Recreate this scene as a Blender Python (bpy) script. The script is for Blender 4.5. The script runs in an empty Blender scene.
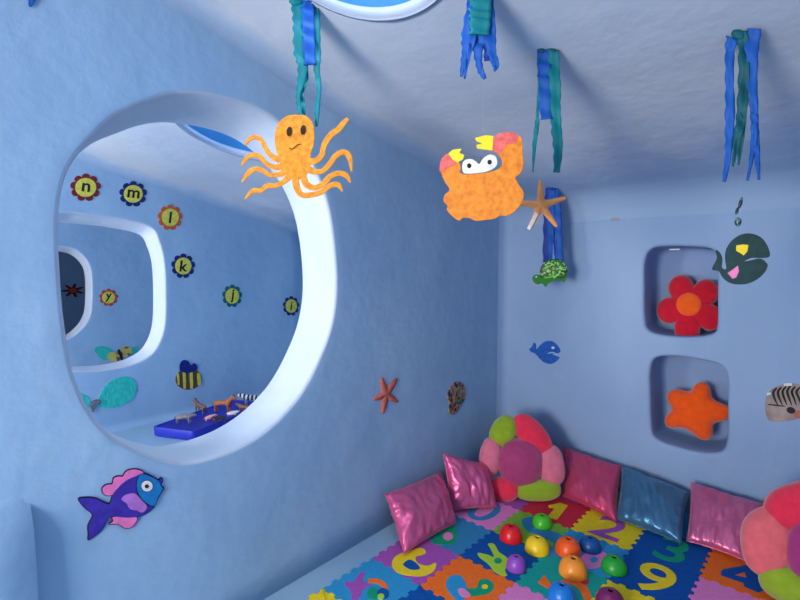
import bpy, bmesh, math, random
from mathutils import Vector, Matrix, noise
random.seed(7)
PI = math.pi
SC = bpy.context.scene
COL = SC.collection

# ------------------------------------------------------------------ camera (real place, metres; z up, left wall x=-1.73, back wall y=3.1)
F_PX, PITCH, YAW, CAM_H = 480.0, 0.0623, 0.7208, 1.40
Fw = Vector((-math.sin(YAW)*math.cos(PITCH), math.cos(YAW)*math.cos(PITCH), -math.sin(PITCH)))
Rt = Vector((math.cos(YAW), math.sin(YAW), 0))
Up = Rt.cross(Fw)
CP = Vector((0, 0, CAM_H))
cd = bpy.data.cameras.new('camera'); cam = bpy.data.objects.new('camera', cd); COL.objects.link(cam)
cam.matrix_world = Matrix(((Rt.x, Up.x, -Fw.x, CP.x), (Rt.y, Up.y, -Fw.y, CP.y), (Rt.z, Up.z, -Fw.z, CP.z), (0, 0, 0, 1)))
cd.sensor_width = 36; cd.lens = 36*F_PX/800; cd.clip_start = .01
SC.camera = cam

def ray(px, py): return Fw + Rt*((px-400)/F_PX) - Up*((py-300)/F_PX)
class Pl:
    """a real plane in the room: point + normal; at() turns a spot of the photo into the point of that plane"""
    def __init__(s, p, n):
        s.p = Vector(p); s.n = Vector(n).normalized()
    def at(s, px, py, off=0.0):
        d = ray(px, py); t = (s.p-CP).dot(s.n)/d.dot(s.n)
        return CP + d*t + s.n*off
FLOOR = Pl((0, 0, 0), (0, 0, 1))
LEFT = Pl((-1.73, 0, 0), (1, 0, 0))
BACK = Pl((0, 3.1, 0), (0, -1, 0))
FAR2 = Pl((-4.2, 0, 0), (1, 0, 0))
FAR3 = Pl((-6.67, 0, 0), (1, 0, 0))
FAR4 = Pl((-9.2, 0, 0), (1, 0, 0))

# ------------------------------------------------------------------ materials
def nodes(m):
    m.use_nodes = True
    nt = m.node_tree; return nt, nt.nodes, nt.links, nt.nodes['Principled BSDF']
def mat(name, col, rough=.7, var=.12, scale=30, bump=.2, bscale=None, sheen=0, spec=.3, coat=0, stretch=None, trans=0, metal=0, dist=.002):
    m = bpy.data.materials.new(name); nt, N, L, b = nodes(m)
    tc = N.new('ShaderNodeTexCoord'); mp = N.new('ShaderNodeMapping'); L.new(tc.outputs['Object'], mp.inputs[0])
    if stretch: mp.inputs['Scale'].default_value = stretch
    n = N.new('ShaderNodeTexNoise'); n.inputs['Scale'].default_value = scale; n.inputs['Detail'].default_value = 4
    L.new(mp.outputs[0], n.inputs['Vector'])
    r = N.new('ShaderNodeMix'); r.data_type = 'RGBA'
    r.inputs[6].default_value = tuple(max(0, c*(1-var)) for c in col)+(1,)
    r.inputs[7].default_value = tuple(min(1, c*(1+var)+.01*var) for c in col)+(1,)
    cr = N.new('ShaderNodeMapRange'); cr.inputs[1].default_value = .3; cr.inputs[2].default_value = .7
    L.new(n.outputs[0], cr.inputs[0]); L.new(cr.outputs[0], r.inputs[0]); L.new(r.outputs[2], b.inputs['Base Color'])
    b.inputs['Roughness'].default_value = rough; b.inputs['Specular IOR Level'].default_value = spec
    b.inputs['Sheen Weight'].default_value = sheen; b.inputs['Coat Weight'].default_value = coat; b.inputs['Metallic'].default_value = metal
    if bump:
        n2 = N.new('ShaderNodeTexNoise'); n2.inputs['Scale'].default_value = bscale or scale*3; n2.inputs['Detail'].default_value = 5
        L.new(mp.outputs[0], n2.inputs['Vector'])
        bp = N.new('ShaderNodeBump'); bp.inputs['Strength'].default_value = bump; bp.inputs['Distance'].default_value = dist
        L.new(n2.outputs[0], bp.inputs['Height']); L.new(bp.outputs[0], b.inputs['Normal'])
    return m

def plaster(name, a, b_, c, seed=0.0, smudge=.25, paint=None):
    """lime-washed plaster: two big tones brushed into each other plus scuffs of a third, trowel bumps"""
    m = bpy.data.materials.new(name); nt, N, L, b = nodes(m)
    tc = N.new('ShaderNodeTexCoord'); mp = N.new('ShaderNodeMapping'); mp.inputs['Location'].default_value = (seed, seed*.7, seed*.3)
    L.new(tc.outputs['Object'], mp.inputs[0])
    def ns(scale, detail=5, rough=.55, dist=0, sc=None):
        n = N.new('ShaderNodeTexNoise'); n.inputs['Scale'].default_value = scale; n.inputs['Detail'].default_value = detail
        n.inputs['Roughness'].default_value = rough; n.inputs['Distortion'].default_value = dist
        src = mp.outputs[0]
        if sc:
            m2 = N.new('ShaderNodeMapping'); m2.inputs['Scale'].default_value = sc; L.new(src, m2.inputs[0]); src = m2.outputs[0]
        L.new(src, n.inputs['Vector']); return n.outputs[0]
    def mr(x, lo, hi, o0=0, o1=1):
        r = N.new('ShaderNodeMapRange'); r.inputs[1].default_value = lo; r.inputs[2].default_value = hi
        r.inputs[3].default_value = o0; r.inputs[4].default_value = o1; L.new(x, r.inputs[0]); return r.outputs[0]
    def mx(f, x, y):
        q = N.new('ShaderNodeMix'); q.data_type = 'RGBA'; L.new(f, q.inputs[0])
        for i, v in ((6, x), (7, y)):
            if isinstance(v, tuple): q.inputs[i].default_value = v+(1,)
            else: L.new(v, q.inputs[i])
        return q.outputs[2]
    big = mr(ns(1.3, 4, .5, .6), .35, .65)
    col = mx(big, a, b_)
    br = mr(ns(4, 8, .65, 1.2, (1, 1, .45)), .50, .78, 0, smudge)
    col = mx(br, col, c)
    dk = mr(ns(9, 8, .7, .5), .66, .85, 0, .16)
    col = mx(dk, col, tuple(v*.55 for v in a))
    if paint:   # the wall's blue wash brushed a little way onto the ceiling
        at = N.new('ShaderNodeAttribute'); at.attribute_name = paint
        ad = N.new('ShaderNodeMath'); ad.operation = 'ADD'; L.new(at.outputs['Fac'], ad.inputs[0]); L.new(mr(ns(5, 6, .6, .4), .3, .7, -.22, .22), ad.inputs[1])
        col = mx(mr(ad.outputs[0], .15, .85), col, S(152, 177, 208))
    L.new(col, b.inputs['Base Color'])
    b.inputs['Roughness'].default_value = .62; b.inputs['Specular IOR Level'].default_value = .3
    add = N.new('ShaderNodeMath'); add.operation = 'ADD'
    L.new(mr(ns(3.2, 3), 0, 1, 0, 1), add.inputs[0]); L.new(mr(ns(26, 7, .6), 0, 1, 0, .13), add.inputs[1])
    bp = N.new('ShaderNodeBump'); bp.inputs['Strength'].default_value = .34; bp.inputs['Distance'].default_value = .035
    L.new(add.outputs[0], bp.inputs['Height']); L.new(bp.outputs[0], b.inputs['Normal'])
    return m

def satin(name, col, hi):
    m = bpy.data.materials.new(name); nt, N, L, b = nodes(m)
    tc = N.new('ShaderNodeTexCoord')
    n = N.new('ShaderNodeTexNoise'); n.inputs['Scale'].default_value = 9; n.inputs['Detail'].default_value = 3; n.inputs['Distortion'].default_value = 1.5
    L.new(tc.outputs['Object'], n.inputs['Vector'])
    b.inputs['Base Color'].default_value = col+(1,)
    b.inputs['Metallic'].default_value = .42; b.inputs['Roughness'].default_value = .31
    b.inputs['Sheen Weight'].default_value = .35; b.inputs['Sheen Tint'].default_value = hi+(1,); b.inputs['Sheen Roughness'].default_value = .4
    b.inputs['Specular Tint'].default_value = hi+(1,)
    bp = N.new('ShaderNodeBump'); bp.inputs['Strength'].default_value = .6; bp.inputs['Distance'].default_value = .012
    L.new(n.outputs[0], bp.inputs['Height'])
    w = N.new('ShaderNodeTexNoise'); w.inputs['Scale'].default_value = 40; w.inputs['Detail'].default_value = 4
    mp = N.new('ShaderNodeMapping'); mp.inputs['Scale'].default_value = (1, 1, .25); L.new(tc.outputs['Object'], mp.inputs[0]); L.new(mp.outputs[0], w.inputs['Vector'])
    b2 = N.new('ShaderNodeBump'); b2.inputs['Strength'].default_value = .4; b2.inputs['Distance'].default_value = .004
    L.new(w.outputs[0], b2.inputs['Height']); L.new(bp.outputs[0], b2.inputs['Normal']); L.new(b2.outputs[0], b.inputs['Normal'])
    return m

def speckle(name, cols, scale=60, rough=.5, stretch=None):
    """small patches of several colours (foil collage)"""
    m = bpy.data.materials.new(name); nt, N, L, b = nodes(m)
    tc = N.new('ShaderNodeTexCoord'); mp = N.new('ShaderNodeMapping'); L.new(tc.outputs['Object'], mp.inputs[0])
    if stretch: mp.inputs['Scale'].default_value = stretch
    v = N.new('ShaderNodeTexVoronoi'); v.inputs['Scale'].default_value = scale; L.new(mp.outputs[0], v.inputs['Vector'])
    s = N.new('ShaderNodeSeparateColor'); L.new(v.outputs['Color'], s.inputs[0])
    r = N.new('ShaderNodeValToRGB'); r.color_ramp.interpolation = 'CONSTANT'
    while len(r.color_ramp.elements) > 1: r.color_ramp.elements.remove(r.color_ramp.elements[-1])
    for i, c in enumerate(cols):
        e = r.color_ramp.elements[0] if i == 0 else r.color_ramp.elements.new(i/len(cols))
        e.color = c+(1,)
    L.new(s.outputs[0], r.inputs[0]); L.new(r.outputs[0], b.inputs['Base Color']); b.inputs['Roughness'].default_value = rough
    return m

def stripes(name, c1, c2, scale, axis='Y', dist=2.0, thr=.5):
    m = bpy.data.materials.new(name); nt, N, L, b = nodes(m)
    tc = N.new('ShaderNodeTexCoord'); w = N.new('ShaderNodeTexWave'); w.bands_direction = axis
    w.inputs['Scale'].default_value = scale; w.inputs['Distortion'].default_value = dist; w.inputs['Detail'].default_value = 2
    L.new(tc.outputs['Object'], w.inputs['Vector'])
    r = N.new('ShaderNodeValToRGB'); r.color_ramp.elements[0].position = thr-.06; r.color_ramp.elements[1].position = thr+.06
    r.color_ramp.elements[0].color = c1+(1,); r.color_ramp.elements[1].color = c2+(1,)
    L.new(w.outputs[0], r.inputs[0]); L.new(r.outputs[0], b.inputs['Base Color']); b.inputs['Roughness'].default_value = .6
    return m

def S(r, g, b):   # sRGB 0-255 to linear
    return tuple((c/12.92 if c <= .04045 else ((c+.055)/1.055)**2.4) for c in (r/255, g/255, b/255))

M = {}
M['wall'] = plaster('blue_plaster', S(141, 175, 211), S(154, 187, 218), S(188, 206, 224), 0)
M['wall_back'] = plaster('blue_plaster_back', S(138, 166, 204), S(149, 175, 210), S(172, 192, 216), 3.1, .2)
M['jamb'] = plaster('daylit_jamb_plaster', S(184, 195, 213), S(178, 192, 212), S(200, 207, 218), 1.7, .3)  # wall plaster made paler: daylight on jambs and rims partly put into the colour
M['ceil'] = plaster('pale_plaster', S(202, 208, 218), S(188, 199, 216), S(212, 214, 220), 5.3, .3, 'paint')
M['floorp'] = plaster('floor_paint', S(135, 170, 200), S(148, 180, 206), S(160, 192, 212), 8, .2)
M['shaft'] = plaster('shaft_blue', S(52, 128, 186), S(64, 140, 194), S(84, 154, 202), 2, .2)
M['niche'] = plaster('niche_blue', S(134, 160, 204), S(140, 166, 208), S(160, 180, 212), 4, .2)
M['black'] = mat('black_ink', (.012, .010, .012), .6)
M['white'] = mat('white_card', S(235, 232, 225), .7)
M['thread'] = mat('nylon_thread', S(190, 200, 215), .3)

# ------------------------------------------------------------------ object helpers
def tag(o, label=None, cat=None, group=None, kind=None):
    if label: o['label'] = label
    if cat: o['category'] = cat
    if group: o['group'] = group
    if kind: o['kind'] = kind
    return o
def thing(name, loc, label, cat, group=None):
    o = bpy.data.objects.new(name, None); COL.objects.link(o); o.location = loc; o.empty_display_size = .05
    return tag(o, label, cat, group)
def link_mesh(name, me, m, parent=None, loc=(0, 0, 0), smooth=True):
    o = bpy.data.objects.new(name, me); COL.objects.link(o)
    for x in (m if isinstance(m, (list, tuple)) else [m]): me.materials.append(x)
    if parent is not None: o.parent = parent
    o.location = loc
    if smooth:
        for p in me.polygons: p.use_smooth = True
    return o
def from_bm(name, bm, m, parent=None, loc=(0, 0, 0), smooth=True, recalc=True):
    if recalc: bmesh.ops.recalc_face_normals(bm, faces=bm.faces[:])
    me = bpy.data.meshes.new(name); bm.to_mesh(me); bm.free()
    return link_mesh(name, me, m, parent, loc, smooth)
def sharp(o, ang=.7):
    o.data.set_sharp_from_angle(angle=ang) if hasattr(o.data, 'set_sharp_from_angle') else None
    return o

def catmull(P, closed=True, n=6):
    out = []; k = len(P)
    for i in range(k if closed else k-1):
        if closed: p0, p1, p2, p3 = P[(i-1) % k], P[i], P[(i+1) % k], P[(i+2) % k]
        else: p0, p1, p2, p3 = P[max(i-1, 0)], P[i], P[i+1], P[min(i+2, k-1)]
        for j in range(n):
            t = j/n
            out.append(tuple(.5*((2*p1[a])+(-p0[a]+p2[a])*t+(2*p0[a]-5*p1[a]+4*p2[a]-p3[a])*t*t+(-p0[a]+3*p1[a]-3*p2[a]+p3[a])*t**3) for a in range(len(p1))))
    if not closed: out.append(tuple(P[-1]))
    return out
def ell(cx, cy, rx, ry, rot=0, n=28, wob=0, seed=0):
    c, s = math.cos(rot), math.sin(rot); out = []
    for i in range(n):
        a = 2*PI*i/n; w = 1+wob*noise.noise(Vector((math.cos(a)*1.7+seed, math.sin(a)*1.7, seed)))
        x, y = rx*w*math.cos(a), ry*w*math.sin(a); out.append((cx+x*c-y*s, cy+x*s+y*c))
    return out
def stroke(P, W, n=6, smooth=True):
    """outline of a bent strip with changing width"""
    Q = catmull([(p[0], p[1], w) for p, w in zip(P, W)], False, n) if smooth else [(p[0], p[1], w) for p, w in zip(P, W)]
    l, r = [], []
    for i, q in enumerate(Q):
        a = Q[max(i-1, 0)]; b = Q[min(i+1, len(Q)-1)]
        dx, dy = b[0]-a[0], b[1]-a[1]; d = math.hypot(dx, dy) or 1
        nx, ny = -dy/d*q[2]/2, dx/d*q[2]/2
        l.append((q[0]+nx, q[1]+ny)); r.append((q[0]-nx, q[1]-ny))
    return l + r[::-1]

def plate(bm, pts, n, t, off, org, bev=True):
    """a cut-out: outline given as points, thickness t along n"""
    n = Vector(n); c = sum(pts, Vector())/len(pts)
    ins = min(.0012, t*.4) if bev else 0
    a = [bm.verts.new(p+n*off-org) for p in pts]
    b = [bm.verts.new(p+n*(off+t-ins)-org) for p in pts]
    k = len(pts); new = []
    for i in range(k):
        new.append(bm.faces.new((a[i], a[(i+1) % k], b[(i+1) % k], b[i])))
    if ins:
        d = [bm.verts.new(p+n*(off+t)-org - _nrm(pts, i, n)*ins) for i, p in enumerate(pts)]
        for i in range(k): new.append(bm.faces.new((b[i], b[(i+1) % k], d[(i+1) % k], d[i])))
    else: d = b
    f1 = bm.faces.new(d); f2 = bm.faces.new(a[::-1])
    f1.normal_update(); f2.normal_update()
    bmesh.ops.triangulate(bm, faces=[f1, f2])
def _nrm(P, i, n):
    k = len(P); e = (P[(i+1) % k]-P[i-1]); m = n.cross(e)
    if m.length < 1e-9: return Vector((0, 0, 0))
    m.normalize()
    return -m if _area(P, n) > 0 else m
def _area(P, n):
    s = Vector((0, 0, 0))
    for i in range(len(P)): s += P[i-1].cross(P[i])
    return s.dot(n)
def cut(name, m, plane, outlines, parent, t=.003, off=-.0006, step=.0):
    """one flat part (can be several islands) traced on a plane of the room"""
    bm = bmesh.new()
    for i, o in enumerate(outlines):
        pts = [plane.at(x, y) for x, y in o]
        plate(bm, pts, plane.n, t, off+i*step, Vector(parent.location))
    return sharp(from_bm(name, bm, m, parent), .6)

FONT = None
def glyph(name, ch, m, parent, pos, xdir, ydir, size, ext=.0008, shear=0.0, fat=0.0):
    cu = bpy.data.curves.new('g', 'FONT'); cu.body = ch; cu.size = size; cu.extrude = ext; cu.align_x = 'CENTER'; cu.align_y = 'CENTER'
    cu.shear = shear; cu.offset = fat; cu.resolution_u = 5
    to = bpy.data.objects.new('g', cu); COL.objects.link(to)
    bpy.context.view_layer.update()
    me = bpy.data.meshes.new_from_object(to.evaluated_get(bpy.context.evaluated_depsgraph_get()))
    bpy.data.objects.remove(to)
    xs = [v.co.x for v in me.vertices]; ys = [v.co.y for v in me.vertices]
    cx, cy = (min(xs)+max(xs))/2, (min(ys)+max(ys))/2
    X = Vector(xdir).normalized(); Y = Vector(ydir).normalized(); Z = X.cross(Y)
    for v in me.vertices:
        v.co = Vector(pos) + X*(v.co.x-cx) + Y*(v.co.y-cy) + Z*v.co.z - Vector(parent.location)
    me.materials.clear(); me.name = name
    return link_mesh(name, me, m, parent, smooth=False)

def superloop(pts, N):
    """resample a closed outline to N points starting at its rightmost side, by angle about its centre"""
    cx = (min(p[0] for p in pts)+max(p[0] for p in pts))/2; cy = (min(p[1] for p in pts)+max(p[1] for p in pts))/2
    D = catmull(pts, True, 24); out = []
    A = [(math.atan2(p[1]-cy, p[0]-cx) % (2*PI), p) for p in D]; A.sort()
    for i in range(N):
        a = 2*PI*i/N
        j = next((k for k, q in enumerate(A) if q[0] >= a), 0)
        q0, q1 = A[j-1], A[j]; a0, a1 = q0[0], q1[0]
        if a1 < a0 or j == 0: a0 -= 2*PI if a0 > a else 0; a1 += 2*PI if a1 < a0 else 0
        if a1 < a: a1 += 2*PI
        t = 0 if abs(a1-a0) < 1e-9 else max(0, min(1, (a-a0)/(a1-a0)))
        out.append((q0[1][0]*(1-t)+q1[1][0]*t, q0[1][1]*(1-t)+q1[1][1]*t))
    return (cx, cy), out
def rect_loop(c, N, lo, hi):
    """points of a rectangle (2D lo..hi) hit by rays from c, corners snapped"""
    out = []; cor = []
    for cx, cy in ((hi[0], hi[1]), (lo[0], hi[1]), (lo[0], lo[1]), (hi[0], lo[1])):
        cor.append((round((math.atan2(cy-c[1], cx-c[0]) % (2*PI))/(2*PI)*N) % N, (cx, cy)))
    for i in range(N):
        a = 2*PI*i/N; dx, dy = math.cos(a), math.sin(a); ts = []
        if dx > 1e-9: ts.append((hi[0]-c[0])/dx)
        if dx < -1e-9: ts.append((lo[0]-c[0])/dx)
        if dy > 1e-9: ts.append((hi[1]-c[1])/dy)
        if dy < -1e-9: ts.append((lo[1]-c[1])/dy)
        t = min(ts); out.append((c[0]+dx*t, c[1]+dy*t))
    for i, p in cor: out[i] = p
    return out
def bridge(bm, A, B, mi=0):
    k = len(A)
    for i in range(k):
        f = bm.faces.new((A[i], A[(i+1) % k], B[(i+1) % k], B[i])); f.material_index = mi

# ------------------------------------------------------------------ the setting
ZY = [(-3.2, 2.46), (-.5, 2.46), (.3, 2.42), (.87, 2.37), (1.2, 2.26), (1.67, 2.15), (2.14, 2.08), (2.78, 1.925), (3.1, 1.86)]
def zb(y):
    # smooth interpolation of the vault's height
    s = w = 0
    for k in range(-6, 7):
        yy = min(max(y+k*.04, -3.2), 3.1); g = math.exp(-(k/3.2)**2)
        for (y0, z0), (y1, z1) in zip(ZY, ZY[1:]):
            if y0 <= yy <= y1: s += g*(z0+(z1-z0)*(yy-y0)/(y1-y0)); w += g; break
    return s/w
def cove(d, r):
    return 0 if d >= r else r-math.sqrt(max(0, r*r-(r-d)**2))
FRONT_Y = -1.9
def zc(x, y, xl, xr, yb=3.1):
    lump = .012*noise.noise(Vector((x*1.6, y*1.6, 3)))
    return zb(y)+lump-max(cove(x-xl, .07), cove(xr-x, .10), cove(yb-y, .16), cove(y-FRONT_Y, .1))

def ceiling(name, xl, xr, sky, yb=3.1):
    """vaulted plaster ceiling with one round skylight shaft"""
    N = 384; c = (sky[0], sky[1]); r = sky[2]
    circ = [(c[0]+r*math.cos(2*PI*i/N), c[1]+r*math.sin(2*PI*i/N)) for i in range(N)]
    rect = rect_loop(c, N, (xl, FRONT_Y), (xr, yb))
    bm = bmesh.new(); rings = []
    ts = [0, .01, .03, .07, .12, .18, .25, .33, .41, .5, .58, .66, .73, .79, .84, .88, .91, .935, .955, .965, .972, .979, .985, .99, .994, .997, .999, 1]
    R = .018
    for t in ts:
        ring = []
        for (x0, y0), (x1, y1) in zip(circ, rect):
            dx, dy = x0-c[0], y0-c[1]; l = math.hypot(dx, dy); xs, ys = x0+dx/l*R, y0+dy/l*R
            x, y = xs+(x1-xs)*t, ys+(y1-ys)*t
            ring.append(bm.verts.new((x, y, zc(x, y, xl, xr, yb))))
        rings.append(ring)
    for a, b in zip(rings, rings[1:]): bridge(bm, a, b, 0)
    prev = rings[0]
    def up(rad, dz, mi):
        nonlocal prev
        ring = [bm.verts.new((c[0]+rad*math.cos(2*PI*i/N), c[1]+rad*math.sin(2*PI*i/N), zc(c[0]+r*math.cos(2*PI*i/N), c[1]+r*math.sin(2*PI*i/N), xl, xr, yb)*(1-min(1, dz/.3))+ (2.35)*min(1, dz/.3)+dz)) for i in range(N)]
        bridge(bm, prev, ring, mi); prev = ring
    for a in (15, 30, 45, 60, 75, 90):
        up(r+R*(1-math.sin(math.radians(a))), R*(1-math.cos(math.radians(a))), 1)
    up(r, .024, 1); up(r-.002, .026, 2); up(r-.004, .2, 2); up(r-.004, .50, 2)
    up(r+.08, .52, 2); up(r+.08, .30, 0)
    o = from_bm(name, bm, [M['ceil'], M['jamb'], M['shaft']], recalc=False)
    for p in o.data.polygons: p.flip()
    at = o.data.attributes.new('paint', 'FLOAT', 'POINT')
    for i, v in enumerate(o.data.vertices):
        x, y = v.co.x, v.co.y
        at.data[i].value = max(0, 1-(x-xl)/.10, 1-(xr-x)/.3 if xr > 0 else 1-(xr-x)/.1, min(1, (y-(yb-.95))/.8))
    return tag(o, kind='structure')

HOLE1 = [LEFT.at(*q) for q in [(60.5, 262), (59.5, 228), (62, 195), (72, 165), (95, 136), (128, 110), (190, 93.5), (262, 112), (303, 150), (326, 200), (335, 262), (334, 310), (322, 352), (296, 400), (252, 440), (190, 462), (138, 450), (100, 424), (76, 378), (65, 320)]]
HOLE1 = [(p.y, p.z) for p in HOLE1]
HOLE2 = [(p.y, p.z) for p in (FAR2.at(*q) for q in [(63, 213), (90, 215.5), (118, 219), (150, 227.5), (159, 243), (163.5, 262), (165, 290), (164, 326), (156, 348), (144, 359), (126, 366), (100, 370), (74, 371)])]
HOLE2 += [(.86, .66), (.72, .78), (.665, 1.0), (.66, 1.3), (.70, 1.62), (.80, 1.77)]
HOLE3 = [(p.y, p.z) for p in (FAR3.at(*q) for q in [(60, 246.5), (75, 250), (86, 260), (91, 274), (91.5, 300), (89, 317), (80, 330), (65, 339)])]
HOLE3 += [(1.3, .60), (1.05, .60), (.87, .72), (.82, 1.0), (.82, 1.3), (.9, 1.58), (1.1, 1.7), (1.35, 1.71)]

def holed_wall(name, xf, xb, hole, zlow, R=.017):
    """thick plastered wall pierced by a rounded porthole; xf is the side towards the room"""
    N = 224; c, loop = superloop(hole, N); sg = 1 if xf > xb else -1
    rect = rect_loop(c, N, (FRONT_Y, zlow), (3.32, 2.6))
    bm = bmesh.new()
    def nrm(i):
        a, b = loop[i-1], loop[(i+1) % N]; dx, dy = b[0]-a[0], b[1]-a[1]; l = math.hypot(dx, dy); return dy/l, -dx/l
    nr = [nrm(i) for i in range(N)]
    def grow(d): return [(p[0]+q[0]*d, p[1]+q[1]*d) for p, q in zip(loop, nr)]
    def ring(P, X, bumpy=0):
        return [bm.verts.new((X+bumpy*.0*noise.noise(Vector((p[0]*2.3, p[1]*2.3, xf))), p[0], p[1])) for p in P]
    ts = [0, .02, .05, .1, .16, .24, .33, .43, .55, .68, .82, 1]
    edge = grow(R)
    def face(X, rev):
        rs = []
        for t in ts:
            P = [(a[0]+(b[0]-a[0])*t, a[1]+(b[1]-a[1])*t) for a, b in zip(edge, rect)]
            if rev: P = [(q[0], q[1]-.052*(1-t)*min(1, max(0, (q[1]-(c[1]+.1))/.5))) for q in P]
            rs.append(ring(P, X, min(1, t*8)*(1 if not rev else 0)))
        for a, b in zip(rs, rs[1:]): bridge(bm, a, b, 0)
        return rs[0], rs[-1]
    f0, f1 = face(xf, False); b0, b1 = face(xb, True)
    def lowered(P, t): return [(y, z-.052*t*min(1, max(0, (z-(c[1]+.1))/.5))) for y, z in P]
    prev = f0
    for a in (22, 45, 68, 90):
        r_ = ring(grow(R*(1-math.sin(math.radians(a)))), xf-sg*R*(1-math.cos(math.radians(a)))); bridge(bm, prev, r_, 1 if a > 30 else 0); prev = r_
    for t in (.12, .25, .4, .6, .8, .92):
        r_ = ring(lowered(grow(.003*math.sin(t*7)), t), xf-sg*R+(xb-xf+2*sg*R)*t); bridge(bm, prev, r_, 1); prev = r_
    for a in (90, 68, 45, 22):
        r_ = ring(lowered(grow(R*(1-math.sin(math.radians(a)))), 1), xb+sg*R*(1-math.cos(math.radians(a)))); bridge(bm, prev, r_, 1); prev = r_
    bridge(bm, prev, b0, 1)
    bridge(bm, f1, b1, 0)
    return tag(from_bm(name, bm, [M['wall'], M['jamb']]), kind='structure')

holed_wall('wall_left', -1.73, -1.995, HOLE1, 0)
holed_wall('wall_middle', -4.2, -4.46, HOLE2, 0)
holed_wall('wall_far', -6.67, -6.93, HOLE3, 0)

def box(bm, lo, hi):
    v = [bm.verts.new((x, y, z)) for x in (lo[0], hi[0]) for y in (lo[1], hi[1]) for z in (lo[2], hi[2])]
    for f in ((0, 1, 3, 2), (4, 6, 7, 5), (0, 4, 5, 1), (2, 3, 7, 6), (0, 2, 6, 4), (1, 5, 7, 3)): bm.faces.new([v[i] for i in f])
    return v
def boxes(name, L, m, kind='structure', bev=0):
    bm = bmesh.new()
    for lo, hi in L: box(bm, lo, hi)
    if bev: bmesh.ops.bevel(bm, geom=bm.edges[:], offset=bev, segments=4, profile=.5, affect='EDGES')
    return tag(sharp(from_bm(name, bm, m)), kind=kind)

boxes('wall_end', [((-9.4, FRONT_Y, 0), (-9.2, 3.4, 2.6))], M['wall'])
boxes('wall_right', [((1.7, FRONT_Y-.2, 0), (1.9, 3.3, 2.6))], M['wall'])
DOORS = [(-1.32, -.34, .0, 1.95), (-3.75, -2.65, .12, 1.95), (-6.2, -5.1, .12, 1.95), (-8.3, -7.9, .12, 1.6)]
fl = []; xs = -9.4
for (a, b, z0, z1) in sorted(DOORS):
    fl.append(((xs, FRONT_Y-.25, 0), (a, FRONT_Y, 2.6))); fl.append(((a, FRONT_Y-.25, z1), (b, FRONT_Y, 2.6))); xs = b
fl.append(((xs, FRONT_Y-.25, 0), (1.7, FRONT_Y, 2.6)))
boxes('wall_front', fl, M['wall'])

# back wall with two niches, rounded into the left wall
def back_wall():
    bm = bmesh.new(); Y = 3.1; D = .5
    xl, xr = -1.73, 1.75; zt = 2.1
    cxl, cxr = -.98, -.18; zm = .955
    def gy(x): return Y - cove(x-xl, .075)
    def grid(x0, x1, z0, z1, nx, nz):
        V = [[bm.verts.new((x0+(x1-x0)*i/nx, gy(x0+(x1-x0)*i/nx), z0+(z1-z0)*j/nz)) for j in range(nz+1)] for i in range(nx+1)]
        for i in range(nx):
            for j in range(nz): bm.faces.new((V[i][j], V[i+1][j], V[i+1][j+1], V[i][j+1]))
    grid(xl, cxl, 0, zt, 60, 10); grid(cxr, xr, 0, zt, 8, 4)
    grid(cxl, cxr, 0, .25, 4, 1); grid(cxl, cxr, 1.66, zt, 4, 1)
    def niche(px, z0, z1):
        pts = [BACK.at(*q) for q in px]; pts = [(p.x, p.z) for p in pts]
        N = 128; c, loop = superloop(pts, N); rect = rect_loop(c, N, (cxl, z0), (cxr, z1)); R = .018
        def g(d):
            o = []
            for i in range(N):
                a, b = loop[i-1], loop[(i+1) % N]; dx, dy = b[0]-a[0], b[1]-a[1]; l = math.hypot(dx, dy); o.append((loop[i][0]+dy/l*d, loop[i][1]-dx/l*d))
            return o
        e = g(R); rs = []
        for t in (1, .6, .3, .1, 0): rs.append([bm.verts.new((a[0]+(b[0]-a[0])*t, Y, a[1]+(b[1]-a[1])*t)) for a, b in zip(e, rect)])
        for a, b in zip(rs, rs[1:]): bridge(bm, a, b, 0)
        prev = rs[-1]
        for a in (30, 60, 90):
            r_ = [bm.verts.new((p[0], Y+R*(1-math.cos(math.radians(a))), p[1])) for p in g(R*(1-math.sin(math.radians(a))))]; bridge(bm, prev, r_, 0); prev = r_
        for d, s in ((.08, 0), (.16, 0), (.25, -.002), (.285, -.008), (.3, -.03)):
            r_ = [bm.verts.new((p[0], Y+d, p[1])) for p in g(s)]; bridge(bm, prev, r_, 1); prev = r_
        f = bm.faces.new(prev); f.material_index = 1
    niche([(644, 290), (644.5, 262), (651, 249), (668, 246), (700, 247), (713, 250), (717, 262), (717.5, 295), (717, 325), (712, 334), (690, 337), (662, 335), (648, 330), (644.5, 318)], zm, 1.66)
    niche([(650, 395), (650, 370), (656, 358), (676, 356.5), (705, 361), (721, 366), (727, 377), (727.5, 410), (727, 440), (721, 452), (702, 453), (672, 446), (655, 438), (651, 425)], .25, zm)
    o = from_bm('wall_back', bm, [M['wall_back'], M['niche']], recalc=False)
    me = o.data
    for p in me.polygons:
        if p.material_index == 0 and p.normal.y > .3: p.flip()
    b2 = bmesh.new(); b2.from_mesh(me)
    bmesh.ops.remove_doubles(b2, verts=b2.verts[:], dist=1e-5); bmesh.ops.recalc_face_normals(b2, faces=b2.faces[:])
    b2.faces.ensure_lookup_table()
    f = max(b2.faces, key=lambda f: f.calc_center_median().x)
    if f.normal.y > 0: bmesh.ops.reverse_faces(b2, faces=b2.faces[:])
    b2.to_mesh(me); b2.free()
    return tag(o, kind='structure')
back_wall()
boxes('wall_back.001', [((-9.4, 3.3, 0), (-1.86, 3.5, 2.6))], M['wall'])
boxes('floor', [((-1.9, FRONT_Y-.25, -.1), (1.9, 3.3, 0))], M['floorp'])
boxes('floor.001', [((-9.4, FRONT_Y-.25, -.1), (-1.86, 3.4, .12))], M['floorp'])
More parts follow.
